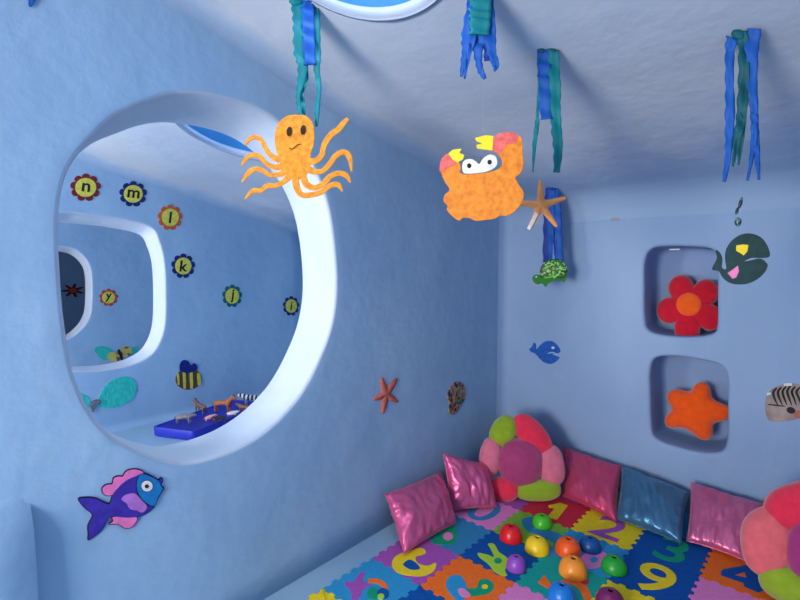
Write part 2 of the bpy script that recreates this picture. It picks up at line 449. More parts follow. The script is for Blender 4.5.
# fillet where the second room's floor runs up its far wall
def floor_cove(name, x, z0, r):
    bm = bmesh.new(); k = 10; rows = []
    for j in (FRONT_Y, 3.3):
        rows.append([bm.verts.new((x+r*(1-math.sin(a)), j, z0+r*(1-math.cos(a)))) for a in [PI/2*i/k for i in range(k+1)]])
    for i in range(k): bm.faces.new((rows[0][i], rows[1][i], rows[1][i+1], rows[0][i+1]))
    o = from_bm(name, bm, M['wall'], recalc=False)
    if o.data.polygons[k//2].normal.z < 0:
        for p in o.data.polygons: p.flip()
    return tag(o, kind='structure')
floor_cove('trim_1', -4.2, .12, .06)

SKY1 = (-1.04, .95, .298)
ceiling('ceiling', -1.73, 1.7, SKY1)
SKY2 = (-2.50, 1.57, .42)
ceiling('ceiling.001', -4.2, -1.995, SKY2, 3.3)
ceiling('ceiling.002', -6.67, -4.46, (-5.6, .9, .28), 3.3)
ceiling('ceiling.003', -9.2, -6.93, (-8.1, .2, .2), 3.3)

# masonry step jutting from the left wall
def buttress():
    bm = bmesh.new(); FX = -1.66; p = Pl((-1.66, 0, 0), (1, 0, 0)).at(38.5, 560)
    y1 = p.y; prof = []
    nx = 10; ys = [FRONT_Y+.4+(y1-FRONT_Y-.4)*i/24 for i in range(25)]
    rows = []
    for y in ys:
        e = max(0, 1-(y1-y)/.03); dx = -.03*(1-math.sqrt(max(0, 1-e*e)))
        lump = .006*noise.noise(Vector((0, y*4, 2)))
        P = [(FX, 0), (FX, .2), (FX, .4), (FX, .5), (FX-.002, .57), (FX-.006, .61), (FX-.014, .65), (FX-.025, .68), (FX-.038, .703), (FX-.05, .722), (FX-.062, .738), (-1.735, .75)]
        rows.append([bm.verts.new((max(-1.735, x+dx+lump if x > -1.73 else x), y, z)) for x, z in P])
    for a, b in zip(rows, rows[1:]):
        for i in range(len(a)-1): bm.faces.new((a[i], b[i], b[i+1], a[i+1]))
    for r_ in (rows[0], rows[-1]):
        k = [bm.verts.new((-1.735, r_[0].co.y, 0))]
        bm.faces.new(r_+k)
    return tag(sharp(from_bm('trim_2', bm, M['wall']), .9), kind='structure')
buttress()

# ------------------------------------------------------------------ foam mat
TS = .30; MR = -.0174; MU = Vector((math.cos(MR), math.sin(MR), 0)); MV = Vector((math.sin(MR), -math.cos(MR), 0))
MO = Vector((-.9586, 2.7843, 0)); MT = .011
def fp(u, v, z=0): return MO + MU*(u*TS) + MV*(v*TS) + Vector((0, 0, z))
def edge_line(n=9, amp=.024, m=.06):
    """shared toothed joint in tile units, along 0..1, offset values"""
    P = [(0, 0), (m, 0)]; w = (1-2*m)/n
    for i in range(n):
        s = amp if i % 2 == 0 else -amp; a = m+i*w; b = a+w
        P += [(a+.012, s), (b-.012, s)]
    P += [(1-m, 0)]
    return P
EL = edge_line()
def tile_outline(u, v):
    g = .003; out = []
    for a, o in EL: out.append((u+a, v+o+g))                  # wall side
    for a, o in EL: out.append((u+1+o-g, v+a))
    for a, o in reversed(EL): out.append((u+a if a else u, v+1+o-g)) if True else None
    for a, o in reversed(EL): out.append((u+o+g, v+a))
    # end points of the lower/left edges that the reversed lists start from
    clean = []
    for p in out:
        if not clean or math.hypot(p[0]-clean[-1][0], p[1]-clean[-1][1]) > .01: clean.append(p)
    return clean
def foam(name, c): return mat(name, c, .85, .06, 60, .25, 260, spec=.12)
FC = dict(purple=foam('foam_purple', S(165, 82, 170)), pink=foam('foam_pink', S(226, 130, 190)), red=foam('foam_red', S(205, 45, 66)),
          yellow=foam('foam_yellow', S(236, 205, 40)), navy=foam('foam_navy', S(14, 82, 158)), orange=foam('foam_orange', S(245, 112, 40)),
          green=foam('foam_green', S(122, 178, 58)), sky=foam('foam_sky', S(48, 146, 196)), teal=foam('foam_teal', S(24, 158, 146)),
          dgreen=foam('foam_dark_green', S(20, 150, 110)), teal2=foam('foam_petrol', S(52, 130, 176)), lpurple=foam('foam_lilac', S(190, 120, 200)), lime=foam('foam_lime', S(170, 210, 60)))
def tile(u, v, colr, label, dig=None, dcol=None, shapes=()):
    org = fp(u+.5, v+.5)
    t = thing('foam_mat_tile', org, label, 'play mat tile', 'interlocking foam play mat tiles')
    bm = bmesh.new(); plate(bm, [fp(a, b) for a, b in tile_outline(u, v)][::-1], Vector((0, 0, 1)), MT, 0.0005, org)
    sharp(from_bm('tile_body', bm, FC[colr], t), .5)
    if dig: glyph('number', dig, FC[dcol], t, fp(u+.52, v+.50, MT+.0015), MU, -MV, .34, .001, 0, .0035)
    for ki, (nm, c, px) in enumerate(shapes):
        bm = bmesh.new(); pts = [Pl((0, 0, MT), (0, 0, 1)).at(x, y) for x, y in px]
        plate(bm, pts, Vector((0, 0, 1)), .0012+.0006*ki, .0003, org); sharp(from_bm(nm, bm, FC[c], t), .5)
    return t
tile(-2, -1, 'purple', 'purple foam tile in the room corner behind the corner flower cushion')
tile(-1, -1, 'purple', 'purple foam tile against the back wall, behind the red tile with the yellow number 1')
tile(0, -1, 'green', 'green foam tile under the shiny pink pillow, behind the tile with the purple number 2')
tile(1, -1, 'sky', 'light blue foam tile against the back wall, under the shiny blue pillow')
tile(2, -1, 'teal', 'teal foam tile against the back wall, under the pink pillow beside the large flower cushion')
tile(3, -1, 'yellow', 'yellow foam tile against the back wall, hidden under the large flower cushion')
tile(-2, 0, 'purple', 'purple foam tile under the lime bottom petal of the corner flower cushion')
tile(-1, 0, 'red', 'red foam mat tile with a yellow number 1', None, None,
     [('number', 'yellow', [(548.5, 505.5), (560, 503), (568, 505.6), (557, 520), (547, 517.3), (554.5, 508.6), (548.5, 507.6)])])
tile(0, 0, 'yellow', 'yellow foam mat tile with a purple number 2', '2', 'purple')
tile(1, 0, 'navy', 'dark blue foam mat tile with a green number 3 beside the blue pillow', '3', 'dgreen')
tile(2, 0, 'orange', 'orange foam mat tile with a blue number 4', None, None,
     [('number', 'navy', [(680+x/6.67, 540+y/6.67) for x, y in [(272, 215), (285, 197), (440, 168), (462, 180), (522, 238), (532, 300), (562, 312), (566, 336), (522, 352), (428, 312), (422, 288), (275, 238)]]),
      ('number_hole', 'orange', [(680+x/6.67, 540+y/6.67) for x, y in [(368, 236), (430, 216), (442, 252)]])])
tile(3, 0, 'purple', 'purple foam tile at the right edge, under the large flower cushion')
tile(-2, 1, 'pink', 'pink foam mat tile with a blue number 0 beside the pink pillow', '0', 'teal2')
tile(-1, 1, 'green', 'green foam mat tile under the bright green and red cups', None, None,
     [('picture', 'teal2', catmull([(522, 520), (532, 517), (540, 522), (548, 530), (560, 534), (566, 541), (556, 543), (540, 536), (526, 530)], True, 4))])
tile(0, 1, 'sky', 'light blue foam mat tile with a pink number 8 behind the orange cup', None, None,
     [('number', 'pink', catmull([(582, 556), (594, 549), (604, 552), (608, 559), (600, 567), (587, 569), (580, 563)], True, 4)),
      ('number_hole', 'sky', ell(594, 560, 4, 3))])
tile(1, 1, 'navy', 'dark blue foam mat tile with a yellow number 9', '9', 'yellow')
tile(2, 1, 'pink', 'pink foam tile in front of the orange number 4 tile')
tile(3, 1, 'sky', 'light blue foam tile below the large flower cushion at the right')
tile(-2, 2, 'teal2', 'blue foam tile with a green patch and pink dot beside the nearest pillow', None, None,
     [('picture', 'dgreen', catmull([(437, 533), (450, 524), (457, 530), (456, 542), (446, 545), (432, 543)], True, 4)), ('dot', 'pink', ell(448, 536.5, 5, 4))])
tile(-1, 2, 'navy', 'dark blue foam mat tile with a yellow and green rabbit picture under the purple cup', None, None,
     [('picture', 'lime', catmull([(478, 553), (488, 555), (494, 557), (490, 548), (488, 544), (494, 544), (499, 552), (506, 557), (510, 563), (505, 570), (507, 576), (496, 573), (488, 564), (480, 558)], True, 4)), ('picture_patch', 'dgreen', ell(498, 561, 4, 3))])
tile(0, 2, 'teal', 'sea green foam mat tile with an orange fish picture under the blue cup', None, None,
     [('picture', 'orange', stroke([(541, 579), (549, 586), (556, 589), (563, 583), (572, 581), (581, 586), (587, 596), (588, 604)], [10, 6, 5, 5, 7, 8, 8, 5])),
      ('picture_fin', 'red', ell(585, 582, 4, 3))])
tile(1, 2, 'yellow', 'yellow foam mat tile under the dark magenta cup')
tile(2, 2, 'orange', 'orange foam tile at the bottom edge, right of the tile under the magenta cup')
tile(-2, 3, 'purple', 'purple foam mat tile with a yellow number 6 shaped like a duck', None, None,
     [('number', 'yellow', catmull([(392, 566), (394, 558), (402, 553), (412, 550), (420, 548), (425, 550), (425, 554), (416, 557), (418, 563), (427, 566), (436, 563), (434, 571), (424, 576), (410, 576), (398, 573)], True, 4)),
      ('number_drop', 'navy', catmull([(403, 565), (409, 560), (416, 563), (420, 569), (411, 570)], True, 4))])
tile(-1, 3, 'orange', 'orange foam mat tile with a blue and green dinosaur picture', None, None,
     [('picture', 'sky', catmull([(446, 587), (448, 578), (456, 575), (462, 577), (466, 584), (468, 594), (460, 602), (452, 596)], True, 4)),
      ('picture_neck', 'dgreen', catmull([(466, 589), (476, 588), (480, 580), (489, 580), (494, 586), (490, 593), (478, 596), (467, 596)], True, 4)),
      ('picture_eye', 'yellow', ell(485, 587, 3.2, 2.4)), ('picture_spot', 'pink', catmull([(458, 590), (464, 589), (471, 596), (462, 597)], True, 4))])
tile(0, 3, 'pink', 'pink foam tile at the bottom edge, below the purple cup')
tile(1, 3, 'sky', 'light blue foam tile below the bottom edge, in front of the magenta cup')
tile(-2, 4, 'sky', 'light blue foam mat tile with a purple cross and an orange arc', None, None,
     [('number', 'purple', catmull([(344, 583), (354, 581), (360, 573), (365, 573), (363, 581), (371, 585), (364, 589), (359, 598), (352, 602), (351, 592)], True, 4)),
      ('arc', 'orange', stroke([(368, 581), (377, 581.5), (384, 585), (387, 590)], [4, 5, 5, 3])),
      ('picture', 'dgreen', ell(373, 594, 6, 6)), ('picture_body', 'navy', ell(383, 594, 6, 5.5)), ('picture_eye', 'lime', ell(381, 597, 3.5, 3))])
tile(-1, 4, 'navy', 'blue foam mat tile at the bottom edge, between the light blue and orange picture tiles')
tile(-2, 5, 'yellow', 'yellow foam mat tile at the bottom left end of the mat')

# ------------------------------------------------------------------ cups
def cup(px, py, r, h, colr, label, tilt=(0, 0)):
    m = mat('plastic_cup', colr, .35, .04, 20, .0, spec=.5)
    p = FLOOR.at(px, py); p.z = MT+.002; h *= .80; r *= .96
    bm = bmesh.new(); N = 40
    prof = [(r, 0), (r*1.0, .004), (r*.995, h*.18), (r*.955, h*.38), (r*.87, h*.6), (r*.73, h*.79), (r*.52, h*.93), (r*.30, h*.99), (r*.22, h), (r*.19, h*.985), (r*.18, h*.9),
            (r*.42, h*.86), (r*.62, h*.72), (r*.78, h*.55), (r*.89, h*.36), (r*.94, h*.15), (r*.95, 0)]
    rings = [[bm.verts.new((a*math.cos(2*PI*i/N), a*math.sin(2*PI*i/N), z)) for i in range(N)] for a, z in prof]
    for a, b in zip(rings, rings[1:]): bridge(bm, a, b)
    bridge(bm, rings[-1], rings[0])
    o = from_bm('stacking_cup', bm, m, None, p)
    o.rotation_euler = (tilt[0], tilt[1], random.random())
    return tag(o, label, 'toy cup', 'egg-shaped stacking cups on the foam mat')
cup(511, 541, .062, .088, S(225, 25, 35), 'bright red upturned cup left of the yellow one on the mat')
cup(542, 527.5, .056, .072, S(70, 190, 30), 'lime green upturned cup on the mat in front of the number 1')
cup(537, 553, .062, .086, S(250, 205, 20), 'yellow upturned cup with a hole in its top')
cup(568, 555, .064, .09, S(250, 92, 20), 'deep orange upturned cup between the yellow and dark blue cups')
cup(590, 551, .056, .072, S(10, 80, 150), 'dark blue upturned cup in front of the number 2')
cup(573, 576, .066, .092, S(252, 150, 45), 'light orange upturned cup in front of the deep orange one')
cup(614, 572, .060, .074, S(30, 160, 50), 'green upturned cup left of the number 9')
cup(516, 571, .047, .074, S(150, 75, 185), 'small purple upturned cup on the rabbit tile')
cup(561.5, 602, .060, .08, S(20, 120, 205), 'bright blue upturned cup at the bottom edge')
cup(610, 608, .060, .08, S(120, 25, 90), 'dark magenta upturned cup at the bottom edge of the picture')

# ------------------------------------------------------------------ satin pillows
PINK = satin('pink_satin', S(212, 96, 144), S(255, 200, 205)); BLUE = satin('blue_satin', S(74, 120, 155), S(180, 222, 240)); ROSE = satin('rose_satin', S(212, 78, 116), S(255, 185, 185)); PALE = satin('pale_pink_satin', S(212, 108, 150), S(255, 200, 210))
def pillow(corners, m, label, thick=.13, seed=0):
    """corners: TL, TR, BR, BL as world points"""
    TL, TR, BR, BL = [Vector(c) for c in corners]
    org = (BL+BR)/2; n = 34
    nrm = (TR-TL).cross(BL-TL).normalized()
    if nrm.dot(CP-org) < 0: nrm = -nrm
    t = thing('satin_pillow', org, label, 'pillow', 'shiny satin pillows along the walls')
    bm = bmesh.new()
    def surf(side):
        V = []
        for i in range(n+1):
            row = []
            for j in range(n+1):
                s, q = i/n, j/n; u, v = 2*s-1, 2*q-1
                pin = .055*(1-u*u)*abs(v)**3*(1 if v > 0 else -1), .055*(1-v*v)*abs(u)**3*(1 if u > 0 else -1)
                uu, vv = (u-pin[1]+1)/2, (v-pin[0]+1)/2
                P = (TL*(1-uu)+TR*uu)*(1-vv)+(BL*(1-uu)+BR*uu)*vv
                e = max(0, (1-u*u))*max(0, (1-v*v)); puff = thick/2*e**.42
                a = math.atan2(v, u)
                wr = .0065*e**.25*(1-e**.5)*(math.sin(a*13+seed*3+5*noise.noise(Vector((u*2, v*2, seed))))+.6*math.sin(a*29+seed+4*noise.noise(Vector((u*3, v*3, seed))))) if e > 0 else 0
                wr += .020*e**.6*noise.noise(Vector((u*1.8+seed, v*1.8+u, seed*2)))+.016*e**.5*noise.noise(Vector((u*6+seed, v*2.2-u*3, seed)))
                row.append((P+nrm*side*(puff+(wr if e > 0 else 0)), e))
            V.append(row)
        return V
    A = surf(1); B = surf(-1)
    va = [[bm.verts.new(p-org) for p, e in r] for r in A]
    vb = [[va[i][j] if (i in (0, n) or j in (0, n)) else bm.verts.new(B[i][j][0]-org) for j in range(n+1)] for i in range(n+1)]
    for V, k in ((va, 1), (vb, 0)):
        for i in range(n):
            for j in range(n):
                f = [V[i][j], V[i+1][j], V[i+1][j+1], V[i][j+1]]; bm.faces.new(f if k else f[::-1])
    from_bm('pillow_body', bm, m, t)
    # piped seam round the edge
    bm = bmesh.new(); loop = [va_[0]-org for va_ in [A[i][0] for i in range(n)]]+[A[n][j][0]-org for j in range(n)]+[A[i][n][0]-org for i in range(n, 0, -1)]+[A[0][j][0]-org for j in range(n, 0, -1)]
    tube(bm, loop, .003, 6, True); from_bm('seam', bm, m, t)
    return t
def tube(bm, P, r, k=8, closed=False, cap=True):
    rings = []; L = len(P)
    for i in range(L):
        a = P[i-1] if (closed or i) else P[0]; b = P[(i+1) % L] if (closed or i < L-1) else P[-1]
        d = (Vector(b)-Vector(a)).normalized(); s = d.cross(Vector((.13, .37, .92))).normalized(); q = d.cross(s)
        rr = r[i] if isinstance(r, (list, tuple)) else r
        rings.append([bm.verts.new(Vector(P[i])+(s*math.cos(2*PI*j/k)+q*math.sin(2*PI*j/k))*rr) for j in range(k)])
    for i in range(L if closed else L-1): bridge(bm, rings[i], rings[(i+1) % L])
    if not closed and cap: bm.faces.new(rings[0][::-1]); bm.faces.new(rings[-1])
    return rings

FP = Pl((0, 0, .03), (0, 0, 1))
LW = Pl((-1.665, 0, 0), (1, 0, 0)); BW = Pl((0, 3.02, 0), (0, -1, 0))
pillow([LW.at(385, 494), LW.at(441, 471), FP.at(456, 523), FP.at(404, 554)], PINK, 'pink satin pillow nearest the camera, leaning on the left wall', .13, 1)
pillow([Pl((-1.64, 0, 0), (1, 0, 0)).at(443, 453), Pl((-1.5, 0, 0), (1, 0, 0)).at(487, 464), FP.at(497, 507), FP.at(451, 511)], PINK, 'pink satin pillow between the nearest pink pillow and the corner flower cushion', .12, 2.3)
pillow([BW.at(563, 446), BW.at(621, 466), FP.at(616, 521), FP.at(562, 496)], ROSE, 'rose pink satin pillow right of the corner flower cushion, beside the blue pillow', .12, 3.7)
pillow([BW.at(622, 466), BW.at(689, 492), FP.at(681, 543), FP.at(616, 519)], BLUE, 'shiny blue satin pillow between two pink ones at the back wall', .13, 5.1)
pillow([BW.at(691, 482), BW.at(765, 504), FP.at(748, 562), FP.at(687, 541)], PALE, 'pale pink satin pillow between the blue pillow and the large flower cushion', .12, 6.6)

# ------------------------------------------------------------------ flower cushions
def plush(name, c): return mat(name, c, .9, .10, 25, .35, 160, sheen=.5, spec=.1, dist=.003)
PC = dict(lime=plush('plush_lime', S(146, 172, 40)), red=plush('plush_red', S(232, 48, 78)), pink=plush('plush_pink', S(218, 112, 138)), peach=plush('plush_peach', S(232, 105, 112)), mauve=plush('plush_mauve', S(168, 62, 112)), purple=plush('plush_purple', S(165, 50, 120)))
def puff(plane, px, py, rx, ry, rot, depth, parent, name, m, off=0, sq=2.3, seed=0):
    """stuffed lobe: superellipsoid outline lying in the plane"""
    c = plane.at(px, py); c2 = plane.at(px+1, py); c3 = plane.at(px, py+1)
    ex = (c2-c); ey = (c3-c); cr, sr = math.cos(rot), math.sin(rot)
    if name == 'petal': rx *= 1.06; ry *= 1.06
    A = (ex*cr+ey*sr)*rx; B = (-ex*sr+ey*cr)*ry
    bm = bmesh.new(); bmesh.ops.create_uvsphere(bm, u_segments=32, v_segments=20, radius=1)
    for v in bm.verts:
        x, y, z = v.co; l = (abs(x)**sq+abs(y)**sq+abs(z)**2.2)**(-1/sq); l = min(l, 1.25)
        w = 1+.06*noise.noise(Vector((x*1.5+seed, y*1.5, z+seed)))
        v.co = c + (A*x+B*y)*l*w + plane.n*(z*l*depth+off) - Vector(parent.location)
    return from_bm(name, bm, m, parent)
pc = FP.at(520, 500); n1 = Vector((.50, -.80, .36))
FL1 = Pl(pc+Vector((-.015, .03, .012)), n1)
f1 = thing('flower_cushion', FL1.at(522, 498), 'flower shaped plush cushion with mauve middle, leaning in the room corner', 'cushion')
puff(FL1, 521, 462, 23, 24, 0, .075, f1, 'cushion_middle', PC['mauve'], .01)
for (x, y, a, b, r, c, nm) in [(503.5, 431, 16, 12, -1.0, 'lime', 1), (532, 434.5, 24, 12.5, .85, 'red', 2), (551.5, 466, 12.5, 20, -.12, 'pink', 3), (538, 490, 22.5, 10.5, -.02, 'lime', 4), (504, 489, 15, 11.5, .2, 'red', 5), (490.5, 457, 10.5, 19.5, .1, 'pink', 6)]:
    o = puff(FL1, x, y, a, b, r, .06, f1, 'petal', PC[c], 0, 2.3, nm)
    o['label'] = {'lime': 'lime green petal', 'red': 'bright red petal', 'pink': 'pale pink petal'}[c]
n2 = Vector((.0, -.93, .36)); pc2 = FP.at(775, 596)
FL2 = Pl(Vector((-.1, 2.48, .03)), n2)
f2 = thing('flower_cushion', FL2.at(800, 605), 'large flower shaped plush cushion with purple middle at the right edge', 'cushion')
puff(FL2, 818, 548, 34, 34, 0, .09, f2, 'cushion_middle', PC['purple'], .01)
for (x, y, a, b, r, c, nm) in [(795, 506, 33, 23, -.35, 'red', 1), (767, 541, 25, 34, -.12, 'peach', 2), (790, 586, 34, 17, .45, 'lime', 3), (846, 505, 28, 24, .5, 'lime', 4), (872, 550, 22, 32, 0, 'pink', 5), (850, 594, 30, 20, -.5, 'red', 6)]:
    o = puff(FL2, x, y, a, b, r, .075, f2, 'petal', PC[c], 0, 2.3, nm+9)
    o['label'] = {'lime': 'lime green petal', 'red': 'bright red petal', 'pink': 'pale pink petal', 'peach': 'peach pink petal'}[c]

# plush shapes in the two niches
def star_outline(cx, cy, R, r, k, rot, n=8, pw=1.0, sx=1, sy=1):
    o = []
    for i in range(k*n):
        a = 2*PI*i/(k*n); w = (.5+.5*math.cos(k*a))**pw; rr = r+(R-r)*w
        o.append((cx+sx*rr*math.cos(a+rot), cy+sy*rr*math.sin(a+rot)))
    return o
def lobes(cx, cy, D, r, k, rot, n=120):
    o = []
    for i in range(n):
        a = 2*PI*i/n; f = (a-rot) % (2*PI/k); f = min(f, 2*PI/k-f); q = r*r-(D*math.sin(f))**2
        rr = D*math.cos(f)+math.sqrt(max(0, q)); o.append((cx+rr*math.cos(a), cy+rr*math.sin(a)))
    return o
def stuffed(name, m, plane, outline, parent, depth, off=0):
    """pillow-like body from an outline: rings shrinking towards the middle and rising"""
    pts = [plane.at(x, y) for x, y in outline]; c = sum(pts, Vector())/len(pts); org = Vector(parent.location); bm = bmesh.new()
    allr = {}
    for side in (1, -1):
        prev = None
        for s in [1, .985, .95, .88, .76, .6, .42, .22]:
            h = depth*math.sqrt(1-s**3.2) if s < 1 else 0
            if s == 1 and side == -1: ring = allr['e']
            else: ring = [bm.verts.new(c+(p-c)*s+plane.n*(off+side*h)-org) for p in pts]
            if s == 1 and side == 1: allr['e'] = ring
            if prev: bridge(bm, prev, ring)
            prev = ring
        bm.faces.new(prev)
    return from_bm(name, bm, m, parent)
NU = Pl((0, 3.27, 0), (0, -.97, .22)); NU.p = Vector((-.6, 3.24, 1.1))
t = thing('flower_cushion', NU.at(690, 331), 'small red flower shaped plush with an orange middle in the upper niche', 'cushion')
stuffed('plush_body', PC['red'] if False else plush('plush_crimson', S(205, 20, 45)), NU, lobes(691, 307.5, 21.5, 13.2, 5, -2.03), t, .055)
stuffed('flower_middle', plush('plush_orange', S(250, 95, 25)), NU, ell(690.5, 306, 12.5, 11.5), t, .016, .052)
NL = Pl((-.6, 3.22, .5), (0, -.97, .22))
t = thing('star_cushion', NL.at(700, 440), 'orange star shaped plush cushion in the lower niche', 'cushion')
stuffed('plush_body', plush('plush_deep_orange', S(250, 88, 18)), NL, catmull([(667, 399), (670, 391), (679, 389), (690, 391), (696, 384), (704, 382), (710, 387), (713, 398), (724, 404), (731, 408), (732, 415), (726, 420), (714, 424), (713, 434), (708, 440), (700, 439), (691, 432), (682, 428), (670, 428), (665, 423), (667, 415), (672, 409)], True, 4), t, .06)

# ------------------------------------------------------------------ wall pictures
def C(n, c, **k): return mat(n, c, k.pop('rough', .6), k.pop('var', .15), k.pop('scale', 40), k.pop('bump', .2), **k)
PAPER = dict(orange=C('paper_orange', S(250, 140, 30), var=.35, scale=55), dred=C('paper_dark_red', S(120, 30, 35)), navy=C('paper_navy', S(20, 35, 105)), brown=C('paper_orange_brown', S(200, 95, 50)),
             yellow=C('paper_yellow', S(215, 208, 85)), tgreen=C('paper_teal_green', S(12, 100, 105)), redor=C('paper_red_orange', S(195, 70, 55)))
def letter_flower(plane, cx, cy, rx, ry, petal, ch, label, npet=9):
    t = thing('letter_flower', plane.at(cx, cy), label, 'wall decoration', 'paper letter flowers on the walls')
    ri = .68
    out = []
    k = npet*10
    for i in range(k):
        a = 2*PI*i/k; ph = (a*npet/(2*PI)) % 1
        r_ = .70+.30*math.sqrt(max(0, 1-(2*ph-1)**2*.97)); out.append((cx+rx*r_*math.cos(a+.2), cy+ry*r_*math.sin(a+.2)))
    cut('petals', petal, plane, [out], t, .0048, -.0006)
    cut('flower_middle', PAPER['yellow'], plane, [ell(cx, cy, rx*ri, ry*ri)], t, .002, .0048)
    Y = Vector((0, 0, 1)); X = Vector((0, 1, 0)) if abs(plane.n.x) > .5 else Vector((1, 0, 0))
    h = (plane.at(cx, cy-ry)-plane.at(cx, cy+ry)).length
    glyph('letter', ch, M['black'], t, plane.at(cx, cy)+plane.n*.0078, X, Y, h*.62, .0004, .15, .0025)
    return t
letter_flower(FAR2, 85.5, 187.5, 15.5, 14, PAPER['dred'], 'n', 'dark red petalled flower with the letter n, seen through the large porthole')
letter_flower(FAR2, 133, 194, 14, 13, PAPER['navy'], 'm', 'navy petalled flower with the letter m, seen through the large porthole')
letter_flower(FAR2, 170, 217.5, 12.5, 13, PAPER['brown'], 'l', 'orange brown petalled flower with the letter l, seen through the large porthole')
letter_flower(FAR2, 183, 266, 12, 12.5, PAPER['navy'], 'k', 'navy petalled flower with the letter k, seen through the large porthole')
letter_flower(FAR2, 232, 296, 10, 11.5, PAPER['tgreen'], 'j', 'teal petalled flower with the letter j, seen through the large porthole')
letter_flower(FAR2, 291, 306, 8.3, 10, PAPER['navy'], 'i', 'navy petalled flower with the letter i, beside the porthole rim')
letter_flower(FAR3, 108.5, 297.5, 9.5, 8.8, PAPER['redor'], 'y', 'red orange petalled flower with the letter y, in the third room')
t = thing('wall_flower', FAR4.at(73, 290.5), 'dark red flower on the dark wall beyond the smallest porthole', 'wall decoration')
cut('petals', PAPER['dred'], FAR4, [star_outline(73, 290.5, 12, 4.5, 7, .4, 6, 1.0, 1, .62)], t, .004)
cut('flower_middle', PAPER['brown'], FAR4, [ell(73, 290.5, 3.5, 2.3)], t, .002, .005)

# bee on the second room's wall
t = thing('paper_bee', FAR2.at(188, 376), 'striped yellow and brown bee with navy wings above the blue tray', 'wall decoration')
cut('body', C('bee_brown', S(92, 66, 62)), FAR2, [ell(188.5, 379, 13.2, 10.8, -.1)], t, .004)
cut('wings', C('bee_navy', S(14, 34, 120)), FAR2, [catmull([(180, 371), (179.5, 364), (183, 360), (188, 361), (190.5, 365), (194, 363), (197, 366), (196, 370), (188, 373)], True, 4)], t, .003, .0048)
def bee_stripe(x, w): 
    h = 10.3*math.sqrt(max(.05, 1-((x-188.5)/13)**2)); return stroke([(x-.3, 379.3-h), (x+.2, 379), (x+.5, 378.8+h)], [w*.8, w, w*.8], 3)
cut('stripe', C('bee_yellow', S(205, 198, 70)), FAR2, [bee_stripe(x, w) for x, w in ((178.0, 2.2), (184.0, 3.0), (191.0, 3.2), (198.6, 3.6))], t, .002, .0048)

# teal butterfly on the second room's wall, partly behind the rim
TEAL = C('teal_foil', S(50, 190, 178), var=.25, scale=25, stretch=(1, 3, 1), rough=.45)
t = thing('paper_butterfly', FAR2.at(95, 402), 'large teal winged butterfly low on the wall at the left rim of the large porthole', 'wall decoration')
cut('wing', TEAL, FAR2, [catmull([(98, 401), (101, 392), (108, 383), (117, 378), (127, 376.5), (134, 380), (136.5, 388), (133, 398), (124, 404.5), (112, 408), (101, 407)], True, 5)], t, .005)
cut('wing', TEAL, FAR2, [catmull([(90, 404), (86, 408), (78, 403), (70, 396), (66, 388), (72, 388), (82, 394), (88, 397)], True, 4)], t, .005)
SCR = C('grey_scribble', S(110, 105, 115))
bm = bmesh.new(); o0 = Vector(t.location)
tube(bm, [FAR2.at(x, y, .009)-o0 for x, y in catmull([(90, 408), (97, 400), (100, 402), (93, 408), (92, 411), (97, 404), (99, 401), (95, 400), (90, 404), (93, 412)], False, 4)], .0045, 6)
from_bm('body', bm, SCR, t)

# spotted yellow butterfly with teal leaf wings in the third room
t = thing('paper_butterfly', FAR3.at(118, 353), 'small yellow spotted butterfly with teal leaves on the third room wall', 'wall decoration')
cut('leaf', TEAL, FAR3, [catmull([(94, 349), (101, 346), (110, 348), (114, 354), (108, 360), (100, 358)], True, 4)], t, .004)
cut('leaf', TEAL, FAR3, [catmull([(128, 352), (136, 346), (138, 350), (134, 356)], True, 4)], t, .004)
YB = speckle('spotted_yellow', [S(200, 185, 95)]*5+[S(130, 70, 60), S(205, 195, 110)], 16)
cut('wing', YB, FAR3, [ell(113.5, 357, 6.5, 5.2, .2)], t, .004, .005)
cut('wing', YB, FAR3, [ell(125.5, 351.5, 6.5, 5.5, -.4)], t, .004, .005)
cut('body', M['black'], FAR3, [stroke([(118, 349.5), (120.5, 355), (122, 361)], [2.6, 3.2, 2.2], 3)], t, .004, .0095)

# the fish under the porthole
INK = C('dark_navy_outline', S(18, 20, 60))
t = thing('painted_fish', LEFT.at(120, 503), 'violet fish with blue head and pink fins on the wall below the porthole', 'wall decoration')
def Z6(P): return [(60+x/6.667, 450+y/6.667) for x, y in P]
body = catmull(Z6([(330, 352), (352, 290), (395, 230), (450, 190), (500, 168), (545, 150), (600, 168), (650, 195), (668, 184), (680, 192), (676, 215), (668, 232), (690, 252), (676, 275), (650, 320), (625, 370), (580, 415), (520, 442), (450, 450), (390, 445), (345, 440), (320, 450), (305, 480), (270, 535), (215, 580), (186, 596), (188, 560), (186, 500), (215, 430), (165, 385), (122, 325), (170, 314), (230, 318), (290, 345)]), True, 4)
dors = catmull(Z6([(345, 298), (305, 300), (282, 280), (282, 248), (310, 228), (345, 222), (355, 185), (385, 172), (415, 172), (440, 138), (490, 125), (540, 135), (552, 160), (500, 190), (420, 220), (365, 270)]), True, 4)
anal = catmull(Z6([(348, 442), (350, 470), (325, 492), (355, 492), (390, 495), (430, 518), (470, 514), (498, 485), (510, 445), (430, 440)]), True, 4)
def grow2(P, d):
    k = len(P); s = 0; A = sum(P[i-1][0]*P[i][1]-P[i][0]*P[i-1][1] for i in range(k)); out = []
    for i in range(k):
        a, b = P[i-1], P[(i+1) % k]; dx, dy = b[0]-a[0], b[1]-a[1]; l = math.hypot(dx, dy) or 1; sg = 1 if A > 0 else -1
        out.append((P[i][0]+dy/l*d*sg, P[i][1]-dx/l*d*sg))
    return out
cut('outline', INK, LEFT, [grow2(body, .7), grow2(dors, .7), grow2(anal, .7)], t, .0048, -.0005, .0003)
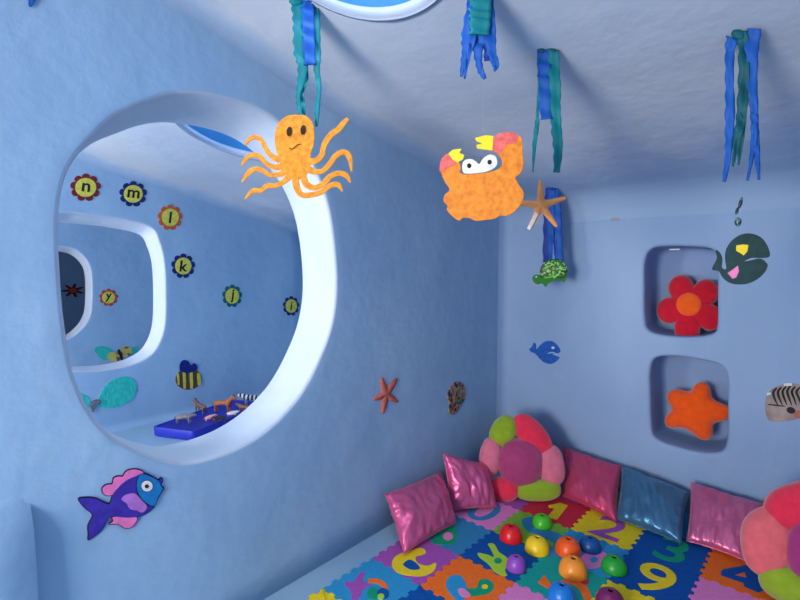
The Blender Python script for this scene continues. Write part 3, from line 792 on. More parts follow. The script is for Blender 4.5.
cut('fin', C('fish_pink', S(238, 120, 185)), LEFT, [grow2(dors, -.3)], t, .0012, .0050)
cut('fin', C('fish_pink2', S(238, 120, 185)), LEFT, [grow2(anal, -.3)], t, .0012, .0050)
cut('body', C('fish_violet', S(62, 44, 160), var=.2), LEFT, [grow2(body, -.4)], t, .0012, .0057)
cut('head', C('fish_blue', S(20, 120, 190)), LEFT, [grow2(catmull(Z6([(545, 155), (600, 172), (650, 200), (668, 232), (684, 252), (672, 275), (648, 318), (622, 370), (575, 355), (530, 315), (505, 265), (502, 210), (515, 168)]), True, 4), -.5)], t, .0012, .0075)
cut('gill_line', INK, LEFT, [stroke(Z6([(520, 165), (503, 215), (508, 270), (535, 322), (580, 358), (622, 378)]), [.9]*6)], t, .0012, .0079)
cut('side_fin', C('fish_lilac', S(185, 115, 205)), LEFT, [catmull(Z6([(405, 325), (430, 295), (470, 285), (500, 288), (530, 320), (572, 365), (565, 395), (540, 412), (505, 398), (470, 392), (450, 375), (440, 352)]), True, 4)], t, .0012, .0075)
cut('eye', M['white'], LEFT, [ell(*Z6([(573, 235)])[0], 5.6, 5.4)], t, .001, .0094)
cut('pupil', C('pupil_brown', S(50, 30, 35)), LEFT, [ell(*Z6([(570, 236)])[0], 2.1, 2.0)], t, .001, .0106)
cut('eye_ring', INK, LEFT, [ell(*Z6([(573, 235)])[0], 6.2, 6.0)], t, .0008, .0088)

# starfish + shell on the left wall
def starfish(name_lab, plane, cx, cy, arms, m, w0, w1, t_=.006):
    t = thing('starfish', plane.at(cx, cy), name_lab, 'starfish decoration')
    return t
SFR = C('starfish_rust', S(198, 102, 86), var=.2, bscale=200, bump=.6)
def star_body(t, plane, cx, cy, tips, w0, w1, m, depth):
    """one raised body with tapering arms"""
    pts = []; k = len(tips); A = sorted(tips, key=lambda p: math.atan2(p[1]-cy, p[0]-cx))
    for i, (x, y) in enumerate(A):
        d = math.hypot(x-cx, y-cy); ux, uy = (x-cx)/d, (y-cy)/d; px_, py_ = -uy, ux
        for s, w in ((.25, -w0), (.6, -(w0*.55+w1*.45)), (.92, -w1), (1.0, -w1*.4), (1.0, w1*.4), (.92, w1), (.6, (w0*.55+w1*.45)), (.25, w0)):
            pts.append((cx+ux*d*s+px_*w, cy+uy*d*s+py_*w))
    P = [plane.at(a, b) for a, b in pts]; c = plane.at(cx, cy); org = Vector(t.location); bm = bmesh.new(); N = len(P)
    base = [bm.verts.new(p-org-plane.n*.0005) for p in P]
    mid = [bm.verts.new(p-org+plane.n*depth*.6) for p in P]
    bridge(bm, base, mid)
    cv = bm.verts.new(c-org+plane.n*depth*1.6)
    sp = []
    for i, (x, y) in enumerate(A):
        sp.append((bm.verts.new(plane.at(cx+(x-cx)*.6, cy+(y-cy)*.6)-org+plane.n*depth*1.25), bm.verts.new(plane.at(cx+(x-cx)*.95, cy+(y-cy)*.95)-org+plane.n*depth)))
    for i in range(k):
        b = mid[i*8:(i+1)*8]; s1, s2 = sp[i]
        for f in ((b[0], b[1], s1), (b[1], b[2], s2, s1), (b[2], b[3], s2), (b[3], b[4], s2), (b[4], b[5], s2), (b[5], b[6], s1, s2), (b[6], b[7], s1), (b[0], s1, cv), (b[7], cv, s1), (b[7], mid[((i+1)*8) % N], cv)): bm.faces.new(f)
    bm.faces.new(base[::-1])
    return from_bm('body', bm, m, t)
t = thing('starfish', LEFT.at(385, 395), 'rust red starfish fixed to the left wall beside the porthole', 'starfish')
star_body(t, LEFT, 385.5, 394, [(381, 377.5), (396.5, 378.5), (397.5, 402), (382.5, 413.5), (373, 399.5)], 3.4, 1.5, SFR, .008)
t = thing('shell_collage', LEFT.at(455, 397), 'small oval collage shell in green and brown patches on the left wall', 'wall decoration')
cut('shell_body', speckle('shell_patches', [S(12, 22, 26), S(60, 130, 90), S(190, 120, 100), S(110, 110, 60), S(20, 25, 40), S(150, 80, 90), S(60, 90, 110), S(200, 140, 100)], 48), LEFT,
    [catmull([(456, 381.5), (462, 384), (464.5, 391), (464, 399), (460, 405), (456, 412), (452, 414.5), (448, 411), (449, 404), (447, 397), (449.5, 388)], True, 4)], t, .008)

# little blue whale on the back wall
t = thing('paper_whale', BACK.at(545, 352), 'small bright blue whale on the back wall above the corner flower cushion', 'wall decoration')
def Z3(P): return [(350+x/3.333, 320+y/3.333) for x, y in P]
WB = C('whale_blue', S(22, 88, 180), var=.3, scale=70)
cut('body', WB, BACK, [catmull(Z3([(598, 96), (606, 90), (613, 76), (620, 82), (622, 98), (632, 86), (650, 72), (672, 70), (692, 84), (702, 104), (690, 112), (674, 114), (688, 120), (698, 124), (690, 136), (672, 146), (650, 142), (632, 128), (618, 112), (604, 106)]), True, 4)], t, .005)
cut('eye', M['white'], BACK, [ell(*Z3([(678, 92)])[0], 1.6, 1.2)], t, .002, .006)
cut('mouth', C('mouth_pale', S(150, 190, 225)), BACK, [stroke(Z3([(660, 112), (675, 108), (694, 114)]), [.5, 1.4, .6], 3)], t, .0015, .006)

# zebra cut-out at the right
t = thing('zebra_picture', BACK.at(790, 402), 'grey and black striped zebra head cut-out on the back wall at the right edge', 'wall decoration')
Zb = [(766, 398), (770, 391), (776, 387), (786, 384), (797, 384), (808, 388), (814, 396), (815, 408), (809, 417), (800, 418), (792, 420), (780, 421.5), (769, 420), (765.5, 410)]
cut('head', C('zebra_grey', S(165, 145, 138), var=.3, scale=14), BACK, [catmull(Zb, True, 5)], t, .005)
cut('mane_patch', M['white'], BACK, [stroke([(767, 394), (771, 393)], [2.5, 2], 2)], t, .003, .0055); cut('mane_patch', M['white'], BACK, [stroke([(784, 384.5), (792, 384)], [2.5, 3], 2)], t, .003, .0055)
sl = []
for i in range(8):
    x = 775+i*4.6; sl.append(stroke([(x+2, 385.5+abs(i-3)*.7), (x-1.5, 391+abs(i-3)*.3), (x-.5+i*.3, 398), (x+3, 405)], [1.6, 2.6, 2.0, .8], 4))
sl.append(stroke([(768, 404), (776, 405), (785, 406)], [.8, 1.3, 1], 4)); sl.append(ell(791, 410, 4.5, 3.2, .3))
cut('stripe', M['black'], BACK, sl, t, .0015, .0055, .0002)
cut('muzzle', C('zebra_rust', S(180, 105, 85)), BACK, [ell(799, 414, 5, 4)], t, .0015, .0075)

# small marks: tape in the niche, smudge on the wall
t = bmesh.new(); p = Vector((-.66, 3.16, 0)); 
tp = Pl((0, 3.125, 0), (0, -1, 0)).at(675, 249.5)
box(t, (-.026, 0, -.003), (.026, .02, .003))
tag(from_bm('tape_strip', t, M['white'], None, (tp.x, 3.112, tp.z), False), 'short white strip of tape on the rim of the upper niche', 'tape')
t = bmesh.new(); plate(t, [BACK.at(x, y) for x, y in ell(615.5, 219.5, 5, 1.5)], BACK.n, .0008, .0002, BACK.at(615.5, 219.5), False)
tag(from_bm('paint_smudge', t, mat('tan_smudge', S(170, 158, 165), .8), None, BACK.at(615.5, 219.5)), 'tan paint smudge on the back wall, above the gap left of the upper niche', 'smudge')

# ------------------------------------------------------------------ hanging decorations
def facing(p, twist=0.0):
    d = Vector((CP.x-p.x, CP.y-p.y, 0)).normalized(); c, s = math.cos(twist), math.sin(twist)
    return Pl(p, (d.x*c-d.y*s, d.x*s+d.y*c, 0))
def ceil_pt(px, py, xl=-1.73, xr=1.7):
    d = ray(px, py); t_ = .3
    while t_ < 6:
        P = CP+d*t_
        if P.z > zc(P.x, P.y, xl, xr) or P.y > 3.1: return P
        t_ += .002
RB = dict(blue=C('crepe_blue', S(16, 84, 170), var=.18, scale=14, bump=.5, bscale=90, stretch=(1, 1, .3)), teal=C('crepe_teal', S(0, 118, 128), var=.18, scale=14, bump=.5, bscale=90, stretch=(1, 1, .3)),
          dteal=C('crepe_dark_teal', S(0, 84, 96), var=.2, scale=14), dblue=C('crepe_dark_blue', S(14, 52, 140), var=.2, scale=14))
def ribbon(parent, plane, P, W, colr, off=0.0, wave=.006, seed=0, freq=28):
    W = [w*1.25 for w in W]
    """crepe paper strip: path in the hanging plane, waves in and out of it"""
    Q = catmull([(p[0], p[1], w) for p, w in zip(P, W)], False, 10); org = Vector(parent.location)
    bm = bmesh.new(); L = []; k = 6
    for i, q in enumerate(Q):
        a = Q[max(i-1, 0)]; b = Q[min(i+1, len(Q)-1)]; dx, dy = b[0]-a[0], b[1]-a[1]; d = math.hypot(dx, dy) or 1
        row = []
        for j in range(k+1):
            s = (j/k-.5)*q[2]*(1+.13*math.sin(i*1.05+seed*2)*(1 if j > k/2 else .4)); x, y = q[0]-dy/d*s, q[1]+dx/d*s
            o = off+wave*math.sin(i*freq/len(Q)+seed+(j/k-.5)*1.6)+wave*.4*math.sin(j/k*PI*2+seed*3)
            row.append(bm.verts.new(plane.at(x, y, o)-org))
        L.append(row)
    for a, b in zip(L, L[1:]):
        for j in range(k): bm.faces.new((a[j], a[j+1], b[j+1], b[j]))
    o = from_bm('ribbon', bm, RB[colr], parent)
    md = o.modifiers.new('thickness', 'SOLIDIFY'); md.thickness = .0008
    return o
def knot(parent, plane, px, py, rx, ry, colr, off=0):
    o = puff(plane, px, py, rx, ry, .2, .008, parent, 'knot', RB[colr], off, 2.0, 3); return o
def thread(parent, a, b):
    bm = bmesh.new(); org = Vector(parent.location); tube(bm, [a-org, b-org], .0002, 5); return from_bm('thread', bm, M['thread'], parent)

# octopus ribbons
A = ceil_pt(306, 2); PR = facing(A)
t = thing('ribbon_bunch', A, 'teal and blue crepe ribbons hanging above the octopus beside the skylight', 'streamers')
ribbon(t, PR, [(297, 0), (299, 12), (300, 30), (301, 50), (303, 65), (301.5, 80), (298.5, 95), (299, 105), (301, 116)], [12, 11, 11, 12, 9, 7, 4, 4, 3], 'teal', 0, .004, 0)
ribbon(t, PR, [(312, 0), (314, 14), (315.5, 35), (316, 55), (317, 70), (319, 85), (318, 100), (317, 114), (316.5, 126)], [10, 10, 8, 8, 5, 4, 4, 4, 2], 'teal', -.004, .004, 2)
ribbon(t, PR, [(307, 0), (308, 20), (308.5, 40), (310, 66)], [10, 10, 10, 9], 'blue', .006, .003, 1)
ribbon(t, PR, [(305, 62), (306, 78), (302, 92), (303, 104), (304.5, 117)], [4, 4, 3.5, 4, 2], 'teal', -.006, .003, 5)
knot(t, PR, 296, 1, 7, 5, 'teal', .006); knot(t, PR, 311, 0, 6, 4, 'blue', .01)
RIBA = PR
# ribbons above the crab
A = ceil_pt(480, -15); PR = facing(A)
t = thing('ribbon_bunch', A, 'blue and teal ribbons with split ends above the crab at the top edge', 'streamers')
ribbon(t, PR, [(475, -15), (471, 10), (467, 35), (465.5, 50), (463, 64), (461.5, 77)], [8, 8, 9, 6, 4, 2.5], 'blue', 0, .003, 0)
ribbon(t, PR, [(477, -15), (474, 15), (472, 38), (470, 50), (467, 64), (464.5, 79)], [8, 8, 7, 4, 3, 1.5], 'blue', .003, .003, 3)
ribbon(t, PR, [(486, -15), (489, 10), (490, 35), (492, 52), (495.5, 64), (495, 71)], [9, 9, 10, 7, 6, 1.5], 'blue', -.003, .003, 1)
ribbon(t, PR, [(482, 10), (481, 34), (478, 45), (478.5, 60), (481, 71), (485, 78)], [12, 11, 9, 6, 5, 3], 'blue', -.005, .003, 2)
ribbon(t, PR, [(487, 28), (487.5, 46), (487, 60)], [7, 6, 5], 'dblue', -.007, .002, 2)
ribbon(t, PR, [(480, -15), (480, 8), (480, 20), (479.5, 36)], [20, 18, 17, 15], 'teal', .008, .003, 1)
CRB = PR
# ribbons above the hanging starfish
A = ceil_pt(547, 51); PR = facing(A)
t = thing('ribbon_bunch', A, 'blue and teal ribbons hanging in the middle above the orange starfish', 'streamers')
ribbon(t, PR, [(544, 51), (544.5, 70), (545, 90), (546.5, 120)], [10, 11, 10.5, 10], 'blue', .004, .004, 0)
ribbon(t, PR, [(553, 51), (554, 70), (555, 90), (555.5, 110), (556.5, 130), (558, 150), (556.5, 173)], [9, 9, 9.5, 8, 8.5, 7.5, 5], 'teal', .007, .004, 1)
ribbon(t, PR, [(538.5, 52), (539, 80), (537.5, 110), (537, 125), (534.5, 145), (533, 172)], [2.5, 2, 2, 3.6, 3.2, 1], 'teal', 0, .003, 2)
knot(t, PR, 541, 51, 4, 3, 'dteal', .008); knot(t, PR, 551, 51, 6, 2.6, 'dteal', .006)
STB = PR
# ribbons above the whale
A = ceil_pt(744, 29); PR = facing(A)
t = thing('ribbon_bunch', A, 'long blue and dark teal ribbons hanging at the right above the green whale', 'streamers')
ribbon(t, PR, [(733, 38), (730, 50), (729.5, 80), (730, 110), (729, 140), (727.5, 160), (724, 182)], [11, 8, 7, 8, 6.5, 5, 3], 'blue', 0, .004, 0)
ribbon(t, PR, [(742, 32), (744, 55), (743.5, 90), (741, 120), (737, 140), (733, 167)], [9, 9, 9, 8, 6, 1.5], 'dteal', .005, .004, 1)
ribbon(t, PR, [(743, 78), (743, 110), (741, 138), (738.5, 165)], [5, 6, 5, 1.5], 'dteal', .001, .004, 3)
ribbon(t, PR, [(754, 30), (752, 50), (752.5, 80), (754, 110), (754.5, 130), (752, 155), (747.5, 181)], [12, 11, 8, 7, 6, 4, 2], 'blue', .008, .004, 2)
ribbon(t, PR, [(754, 110), (756, 130), (757, 155), (759, 180)], [6, 5, 5, 2], 'blue', .006, .004, 4)
knot(t, PR, 738, 35, 7, 5, 'dteal', .004)
WHB = PR
# turtle ribbons
A = ceil_pt(552, 188); PR = facing(A); TUR = PR
t = thing('ribbon_bunch', A, 'dark blue ribbons holding the green turtle behind the orange starfish', 'streamers')
ribbon(t, PR, [(549, 188), (547.5, 205), (547, 230), (546.5, 262)], [5, 6, 6, 6], 'dblue', 0, .004, 0)
ribbon(t, PR, [(552, 188), (551, 215), (551, 240), (550.5, 262)], [5, 6, 4, 3], 'blue', .004, .003, 1)
ribbon(t, PR, [(555, 188), (557, 210), (558.5, 235), (560, 262)], [5, 7, 6, 6], 'blue', .002, .004, 2)
ribbon(t, PR, [(554, 190), (554.5, 215), (555, 240), (556.5, 262)], [4, 4, 3, 2], 'dblue', -.002, .003, 3)
knot(t, PR, 551.5, 188, 4.5, 3, 'dblue', .004)
# bit of blue ribbon high on the left wall
A = LEFT.at(31, -6)
t = thing('ribbon_bunch', A, 'end of a deep blue ribbon on the left wall at the top left corner', 'streamers')
ribbon(t, Pl(A+Vector((.004, 0, 0)), (1, 0, 0)), [(32, -30), (32.5, -12), (31.5, 0), (30.5, 7)], [10, 9, 6, 2.5], 'blue', .002, .0012, 0, 6)

# octopus
p = RIBA.at(302, 160, .012); PO = Pl(p, RIBA.n)
OR = C('octopus_orange', S(252, 150, 45), var=.30, scale=70, rough=.55)
t = thing('paper_octopus', PO.at(302, 190), 'orange paper octopus with a worried face hanging from teal ribbons', 'hanging decoration')
def Z5(P): return [(220+x/5, 100+y/5) for x, y in P]
tents = [([(300, 300), (265, 285), (235, 255), (210, 205), (180, 187), (150, 195), (125, 228)], [34, 26, 24, 22, 22, 22, 8]),
         ([(310, 335), (270, 335), (235, 320), (200, 285), (165, 275), (135, 290), (108, 332)], [34, 26, 24, 24, 24, 22, 8]),
         ([(320, 365), (285, 375), (250, 375), (215, 355), (180, 345), (145, 365), (110, 412)], [32, 24, 22, 24, 24, 26, 8]),
         ([(345, 385), (310, 415), (270, 430), (235, 430), (205, 455), (165, 455), (125, 497)], [34, 26, 24, 26, 22, 24, 8]),
         ([(440, 310), (480, 305), (510, 275), (520, 230), (550, 180), (590, 150), (620, 115), (640, 95)], [36, 30, 28, 28, 30, 30, 26, 16]),
         ([(440, 345), (475, 360), (515, 355), (550, 320), (580, 280), (620, 262), (648, 290), (658, 360)], [36, 28, 26, 26, 28, 28, 26, 8]),
         ([(415, 375), (430, 420), (470, 440), (510, 425), (550, 385), (590, 368), (630, 378), (652, 415)], [36, 32, 28, 28, 28, 26, 26, 8]),
         ([(375, 385), (385, 440), (410, 475), (460, 475), (510, 460), (550, 430), (590, 425), (612, 458)], [36, 34, 28, 28, 26, 26, 26, 8])]
outs = [catmull(Z5([(395, 76), (430, 80), (460, 110), (472, 160), (470, 220), (455, 270), (450, 320), (440, 365), (410, 392), (370, 398), (330, 380), (308, 350), (300, 320), (290, 280), (276, 230), (275, 170), (295, 115), (340, 80)]), True, 4)]
for P, W in tents: outs.append(stroke(Z5(P), [w/5 for w in W]))
cut('body', OR, PO, outs, t, .004, 0, .00035)
EYE = C('eye_brown', S(52, 28, 18))
cut('eye', EYE, PO, [ell(*Z5([(347, 161)])[0], 2.7, 4.7, .1)], t, .001, .0072); cut('eye', EYE, PO, [ell(*Z5([(416, 152)])[0], 2.7, 4.8, .1)], t, .001, .0072)
cut('mouth', EYE, PO, [stroke(Z5([(344, 241), (360, 249), (378, 235), (392, 224), (406, 226)]), [.6, .8, .9, .8, .5], 4)], t, .001, .0072)
thread(t, PO.at(301, 117, .002), PO.at(301, 112, -.008))

# crab
p = CRB.at(483, 180, .0); PK = Pl(p, CRB.n)
t = thing('paper_crab', PK.at(483, 219), 'orange paper crab with raised pink claws hanging in mid room', 'hanging decoration')
def Zk(P): return [(420+x/5, 120+y/5) for x, y in P]
KB = catmull(Zk([(150, 200), (190, 205), (205, 240), (200, 262), (225, 272), (300, 268), (370, 255), (405, 235), (410, 205), (395, 175), (380, 160), (400, 110), (450, 75), (490, 75), (510, 100), (515, 170), (518, 230), (500, 270), (478, 290), (495, 325), (518, 360), (515, 400), (495, 435), (465, 465), (430, 480), (400, 480), (370, 495), (330, 500), (280, 505), (250, 492), (215, 490), (195, 503), (160, 480), (135, 450), (138, 430), (118, 405), (125, 375), (148, 350), (125, 310), (108, 270), (105, 220), (125, 195)]), True, 4)
cut('body', C('crab_orange', S(250, 138, 45), var=.28, scale=60), PK, [KB], t, .004, 0)
CPK = C('crab_pink', S(240, 105, 100), var=.3, scale=60)
cut('claw', CPK, PK, [catmull(Zk([(362, 150), (358, 110), (385, 75), (430, 62), (475, 68), (492, 95), (470, 120), (435, 120), (420, 150), (385, 168)]), True, 4)], t, .001, .0042)
cut('claw', CPK, PK, [catmull(Zk([(140, 172), (165, 200), (185, 215), (150, 235), (102, 262), (102, 215), (115, 188)]), True, 4)], t, .001, .0042)
CY = C('crab_yellow', S(245, 222, 50), var=.15)
cut('pincer', CY, PK, [Zk([(368, 82), (362, 155), (340, 152), (285, 145), (282, 126), (310, 120), (282, 108), (275, 92), (330, 78)])], t, .002, .0035)
cut('pincer', CY, PK, [Zk([(142, 170), (165, 150), (208, 145), (198, 165), (222, 178), (215, 200), (185, 215), (162, 198)])], t, .002, .0035)
cut('eye_card', M['white'], PK, [catmull(Zk([(215, 260), (212, 225), (225, 203), (255, 197), (280, 210), (297, 222), (315, 195), (345, 176), (375, 182), (386, 210), (378, 235), (340, 258), (280, 268), (235, 270)]), True, 4)], t, .0015, .0045)
for x, y in ((246, 231), (348, 213)):
    cut('eye', M['black'], PK, [ell(*Zk([(x, y)])[0], 2.2, 2.4)], t, .001, .0062)
thread(t, PK.at(483, 170, -.002), CRB.at(483, 60, -.002))

# hanging starfish
p = STB.at(543, 205); PS = Pl(p, STB.n)
t = thing('starfish', PS.at(541, 205), 'orange starfish with one white tipped arm hanging right of the crab', 'starfish')
SO = C('starfish_orange', S(255, 158, 92), var=.15, bump=.2, bscale=250)
star_body(t, PS, 541, 205.5, [(540, 180), (566, 198), (557, 227), (529, 229.5), (514, 202.5)], 3.6, 1.9, SO, .008)
cut('arm_tip', C('starfish_white', S(240, 215, 200)), PS, [stroke([(537, 213), (533, 221), (528.5, 229.5)], [3.6, 4.2, 3.4], 4)], t, .0075, .0035)
thread(t, PS.at(540, 182, .004), STB.at(542, 120, .004))

# green whale
p = WHB.at(742, 260); PW = Pl(p, WHB.n)
t = thing('paper_whale', PW.at(742, 284), 'dark green whale with yellow and pink patches hanging at the right', 'hanging decoration')
def Zw(P): return [(600+x/4, 200+y/4) for x, y in P]
cut('body', C('whale_green', S(2, 52, 54), var=.3, scale=50), PW, [catmull(Zw([(462, 200), (480, 210), (490, 235), (488, 270), (505, 275), (500, 235), (505, 195), (530, 160), (565, 138), (605, 134), (645, 150), (668, 180), (680, 215), (672, 230), (640, 232), (605, 232), (578, 245), (600, 242), (640, 234), (665, 250), (670, 268), (650, 300), (610, 328), (565, 338), (520, 332), (490, 310), (475, 285), (448, 278), (460, 250), (468, 230)]), True, 3)], t, .004, 0)
cut('patch', C('patch_yellow', S(245, 205, 40)), PW, [Zw([(545, 182), (572, 178), (594, 180), (590, 205), (575, 222), (560, 212), (544, 203)])], t, .0015, .0042)
cut('patch', C('patch_pink', S(235, 130, 180)), PW, [Zw([(552, 262), (556, 285), (545, 310), (530, 315), (510, 292), (528, 280)])], t, .0015, .0042)
bm = bmesh.new(); org = Vector(t.location)
from mathutils import geometry
fo = speckle('dark_foil', [S(10, 50, 50), S(90, 120, 125), S(15, 70, 70), S(30, 40, 45)], 130, .3)
def foil(px, py, rx, ry, rot): puff(PW, px, py, rx, ry, rot, .006, t, 'foil_bead', fo, .002, 2.0, px)
foil(740.5, 203, 2.0, 6.0, .25); foil(738, 222, 3.6, 4.6, .1); foil(737, 211, 1.6, 4, .3)
bm.free()
thread(t, PW.at(740, 234, .002), WHB.at(741, 160, .002))

# turtle
p = TUR.at(546, 275, .004); PT = Pl(p, TUR.n)
t = thing('paper_turtle', PT.at(548, 284), 'small green turtle with a mosaic shell hanging from dark blue ribbons', 'hanging decoration')
def Zt(P): return [(490+x/5, 180+y/5) for x, y in P]
cut('body', C('turtle_green', S(40, 125, 35), var=.25, scale=60), PT, [catmull(Zt([(212, 495), (215, 480), (232, 472), (250, 478), (265, 490), (300, 488), (350, 485), (378, 485), (380, 500), (368, 512), (355, 500), (320, 506), (295, 515), (278, 535), (262, 518), (240, 522), (222, 515)]), True, 4)], t, .004, 0)
stuffed('shell', speckle('turtle_shell', [S(20, 90, 30), S(120, 200, 70), S(40, 140, 50), S(150, 220, 110), S(15, 70, 30), S(90, 90, 40)], 95), PT, catmull(Zt([(255, 488), (252, 445), (270, 415), (305, 398), (345, 398), (375, 420), (388, 455), (378, 485), (320, 492)]), True, 4), t, .012, .008)
cut('eye', M['white'], PT, [ell(*Zt([(232, 484)])[0], .9, .8)], t, .001, .0045)

# ------------------------------------------------------------------ blue tray and toy animals in the second room
TZ = .122
def tray():
    c = [(-3.83, 1.46), (-3.47, 1.62), (-3.74, 2.44), (-4.10, 2.28)]
    org = Vector((sum(p[0] for p in c)/4, sum(p[1] for p in c)/4, TZ))
    bm = bmesh.new(); H = .075
    def rr(ins, z, r=.04, k=6):
        out = []
        cc = Vector((org.x, org.y))
        for i in range(4):
            p = Vector(c[i]); a = Vector(c[i-1]); b = Vector(c[(i+1) % 4]); u = (a-p).normalized(); v = (b-p).normalized(); bis = (u+v)
            p = p+bis*ins
            p0 = p+u*r; p1 = p+v*r
            for j in range(k+1):
                s = j/k; q = p0*(1-s)**2+p*2*s*(1-s)+p1*s*s; out.append(bm.verts.new((q.x-org.x, q.y-org.y, z)))
        return out
    seq = [rr(.012, 0), rr(.004, .01), rr(0, H-.008), rr(.003, H), rr(.014, H+.001), rr(.018, H-.008), rr(.024, H-.012)]
    for a, b in zip(seq, seq[1:]): bridge(bm, a, b)
    bm.faces.new(seq[0][::-1]); bm.faces.new(seq[-1])
    o = sharp(from_bm('toy_tray', bm, mat('tray_blue', S(40, 50, 185), .45, .08, 12, .15, spec=.5), None, org), .8)
    return tag(o, 'deep blue plastic tray of toy animals on the floor beyond the large porthole', 'tray')
tray()
TP = Pl((0, 0, TZ+.066), (0, 0, 1))
def quad(px, py, s, ang, m, label, name='toy_animal', neck=1.0, leg=1.0, fat=1.0, lie=False):
    """small moulded animal: one skinned body, s = body length in metres"""
    base = TP.at(px, py); V = []; E = []; Rr = []
    def v(x, y, z, r): V.append((x*s, y*s, z*s*1.0)); Rr.append(r*s); return len(V)-1
    lg = .42*leg if not lie else .12; bz = lg+.14
    h = v(-.40, 0, bz, .15*fat); c1 = v(-.1, 0, bz-.01, .17*fat); c2 = v(.2, 0, bz, .16*fat); sh = v(.38, 0, bz+.04, .14*fat)
    E += [(h, c1), (c1, c2), (c2, sh)]
    nk = v(.52, 0, bz+.18*neck, .10*fat); hd = v(.64, 0, bz+.24*neck, .095); mz = v(.82, 0, bz+.16*neck, .06)
    E += [(sh, nk), (nk, hd), (hd, mz)]
    for sd in (1, -1):
        e = v(.60, .08*sd, bz+.36*neck, .03); E.append((hd, e))
        for x, par in ((.36, sh), (-.38, h)):
            a = v(x, .11*sd, bz-.12, .075); b = v(x-.02*(1 if x < 0 else -1), .115*sd, lg*.5, .045); c = v(x, .12*sd, .035, .045)
            E += [(par, a), (a, b), (b, c)]
    tl = v(-.58, 0, bz-.02, .03); t2 = v(-.62, 0, bz-.2, .02); E += [(h, tl), (tl, t2)]
    me = bpy.data.meshes.new('a'); me.from_pydata(V, E, []); o = bpy.data.objects.new('a', me); COL.objects.link(o)
    md = o.modifiers.new('s', 'SKIN')
    for i, sv in enumerate(me.skin_vertices[0].data): sv.radius = (Rr[i], Rr[i]); sv.use_root = (i == 0)
    sb = o.modifiers.new('d', 'SUBSURF'); sb.levels = 1; sb.render_levels = 1
    bpy.context.view_layer.update()
    m2 = bpy.data.meshes.new_from_object(o.evaluated_get(bpy.context.evaluated_depsgraph_get())); bpy.data.objects.remove(o)
    m2.materials.clear(); m2.name = name
    zmin = min(q.co.z for q in m2.vertices)
    for q in m2.vertices: q.co.z -= zmin
    o = link_mesh(name, m2, m, None, base); o.rotation_euler = (0, 0, ang)
    return tag(o, label, 'toy animal', 'toy animals on the blue tray')
def toy(c, n='toy_plastic', var=.3): return mat(n, c, .5, var, 40, .1, spec=.4)
quad(184, 423, .125, .72, toy(S(118, 114, 120)), 'grey toy animal standing at the near left end of the tray', neck=.4, leg=.8, fat=1.2)
quad(201, 413, .125, 3.3, toy(S(120, 84, 70)), 'brown long eared toy animal behind the small pink one', neck=1.2)
quad(210, 420.5, .075, 1.3, toy(S(235, 165, 165), var=.1), 'small pink toy animal between the brown ones', neck=.5, leg=.7, fat=1.5)
quad(223, 412, .16, .5, toy(S(165, 98, 66)), 'largest brown toy animal in the middle of the tray', neck=1.3)
quad(220, 423.5, .085, 4.6, toy(S(85, 60, 52)), 'small dark toy animal in front of the largest brown one', neck=.9)
quad(232, 416, .075, .9, toy(S(225, 210, 212), var=.08), 'small pale toy animal right of the largest brown one', neck=.6, leg=.6, fat=1.5)
quad(245.5, 412, .115, 3.7, toy(S(140, 88, 74)), 'reddish brown toy animal beside the striped one', neck=.7, leg=.7)
quad(253, 406.5, .17, 3.86, stripes('black_white_stripes', (.01, .01, .012), S(225, 225, 230), 9, 'X', 1.5), 'black and white striped toy animal at the far end of the tray', neck=.6, leg=.9)

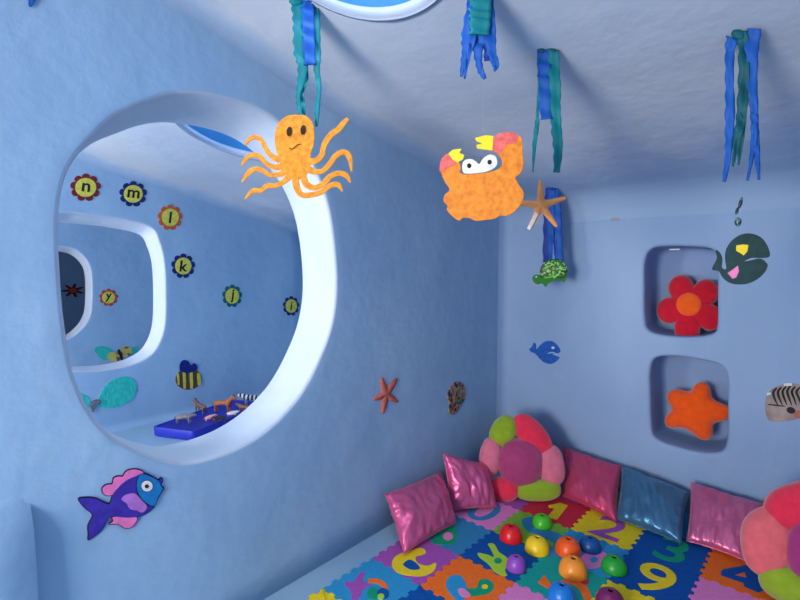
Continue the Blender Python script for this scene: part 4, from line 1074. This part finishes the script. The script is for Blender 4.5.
# ------------------------------------------------------------------ light: daylight through the doorways behind the camera and the skylights
w = bpy.data.worlds.new('sky'); SC.world = w; w.use_nodes = True
bg = w.node_tree.nodes['Background']; bg.inputs[0].default_value = (.36, .60, .92, 1); bg.inputs[1].default_value = .8
def area(name, loc, target, sx, sy, power, col):
    l = bpy.data.lights.new(name, 'AREA'); l.shape = 'RECTANGLE'; l.size = sx; l.size_y = sy; l.energy = power; l.color = col
    o = bpy.data.objects.new(name, l); COL.objects.link(o); o.location = loc
    o.rotation_euler = (Vector(target)-Vector(loc)).to_track_quat('-Z', 'Y').to_euler(); return o
WARM = (1, .93, .84)
area('doorway_daylight', (-.83, FRONT_Y-.3, 1.3), (-.95, 3, 2.15), .95, 1.15, 112, WARM)
area('doorway_daylight', (-3.2, FRONT_Y-.3, 1.3), (-3.2, 3, 2.2), 1.05, 1.3, 125, WARM)
area('doorway_daylight', (-5.65, FRONT_Y-.3, .95), (-5.65, 3, 2.0), 1.05, 1.6, 120, WARM)
area('doorway_daylight', (-8.1, FRONT_Y-.3, .95), (-8.1, 3, 1.5), .38, 1.4, 22, WARM)
def skyl(x, y, r, p):
    l = bpy.data.lights.new('skylight_daylight', 'AREA'); l.shape = 'DISK'; l.size = r*2*.95; l.energy = p; l.color = (.86, .93, 1)
    o = bpy.data.objects.new('skylight_daylight', l); COL.objects.link(o); o.location = (x, y, 2.88)
skyl(SKY1[0], SKY1[1], SKY1[2], 13); skyl(SKY2[0], SKY2[1], SKY2[2], 9); skyl(-5.6, .9, .28, 12)

SC.view_settings.view_transform = 'Standard'; SC.view_settings.look = 'None'; SC.view_settings.gamma = 1; SC.view_settings.use_curve_mapping = False
SC.view_settings.exposure = .10

# finer pieces belong to the part they sit on
SUB = {'pupil': 'eye', 'eye_ring': 'eye', 'seam': 'pillow_body', 'picture_patch': 'picture', 'picture_fin': 'picture', 'picture_neck': 'picture', 'picture_eye': 'picture', 'picture_spot': 'picture',
       'picture_body': 'picture', 'number_hole': 'number', 'number_drop': 'number', 'letter': 'flower_middle', 'arm_tip': 'body', 'pincer': 'claw'}
for root in [o for o in COL.objects if o.parent is None and o.type == 'EMPTY']:
    kids = list(root.children); used = {}
    for ch in kids:
        n = ch.name.split('.')[0]; want = SUB.get(n)
        if n == 'eye' and root.name.startswith('paper_crab'): want = 'eye_card'
        if not want: continue
        opts = [k for k in kids if k.name.split('.')[0] == want]
        if not opts: continue
        i = used.get(n, 0); used[n] = i+1
        ch.parent = opts[min(i, len(opts)-1)]
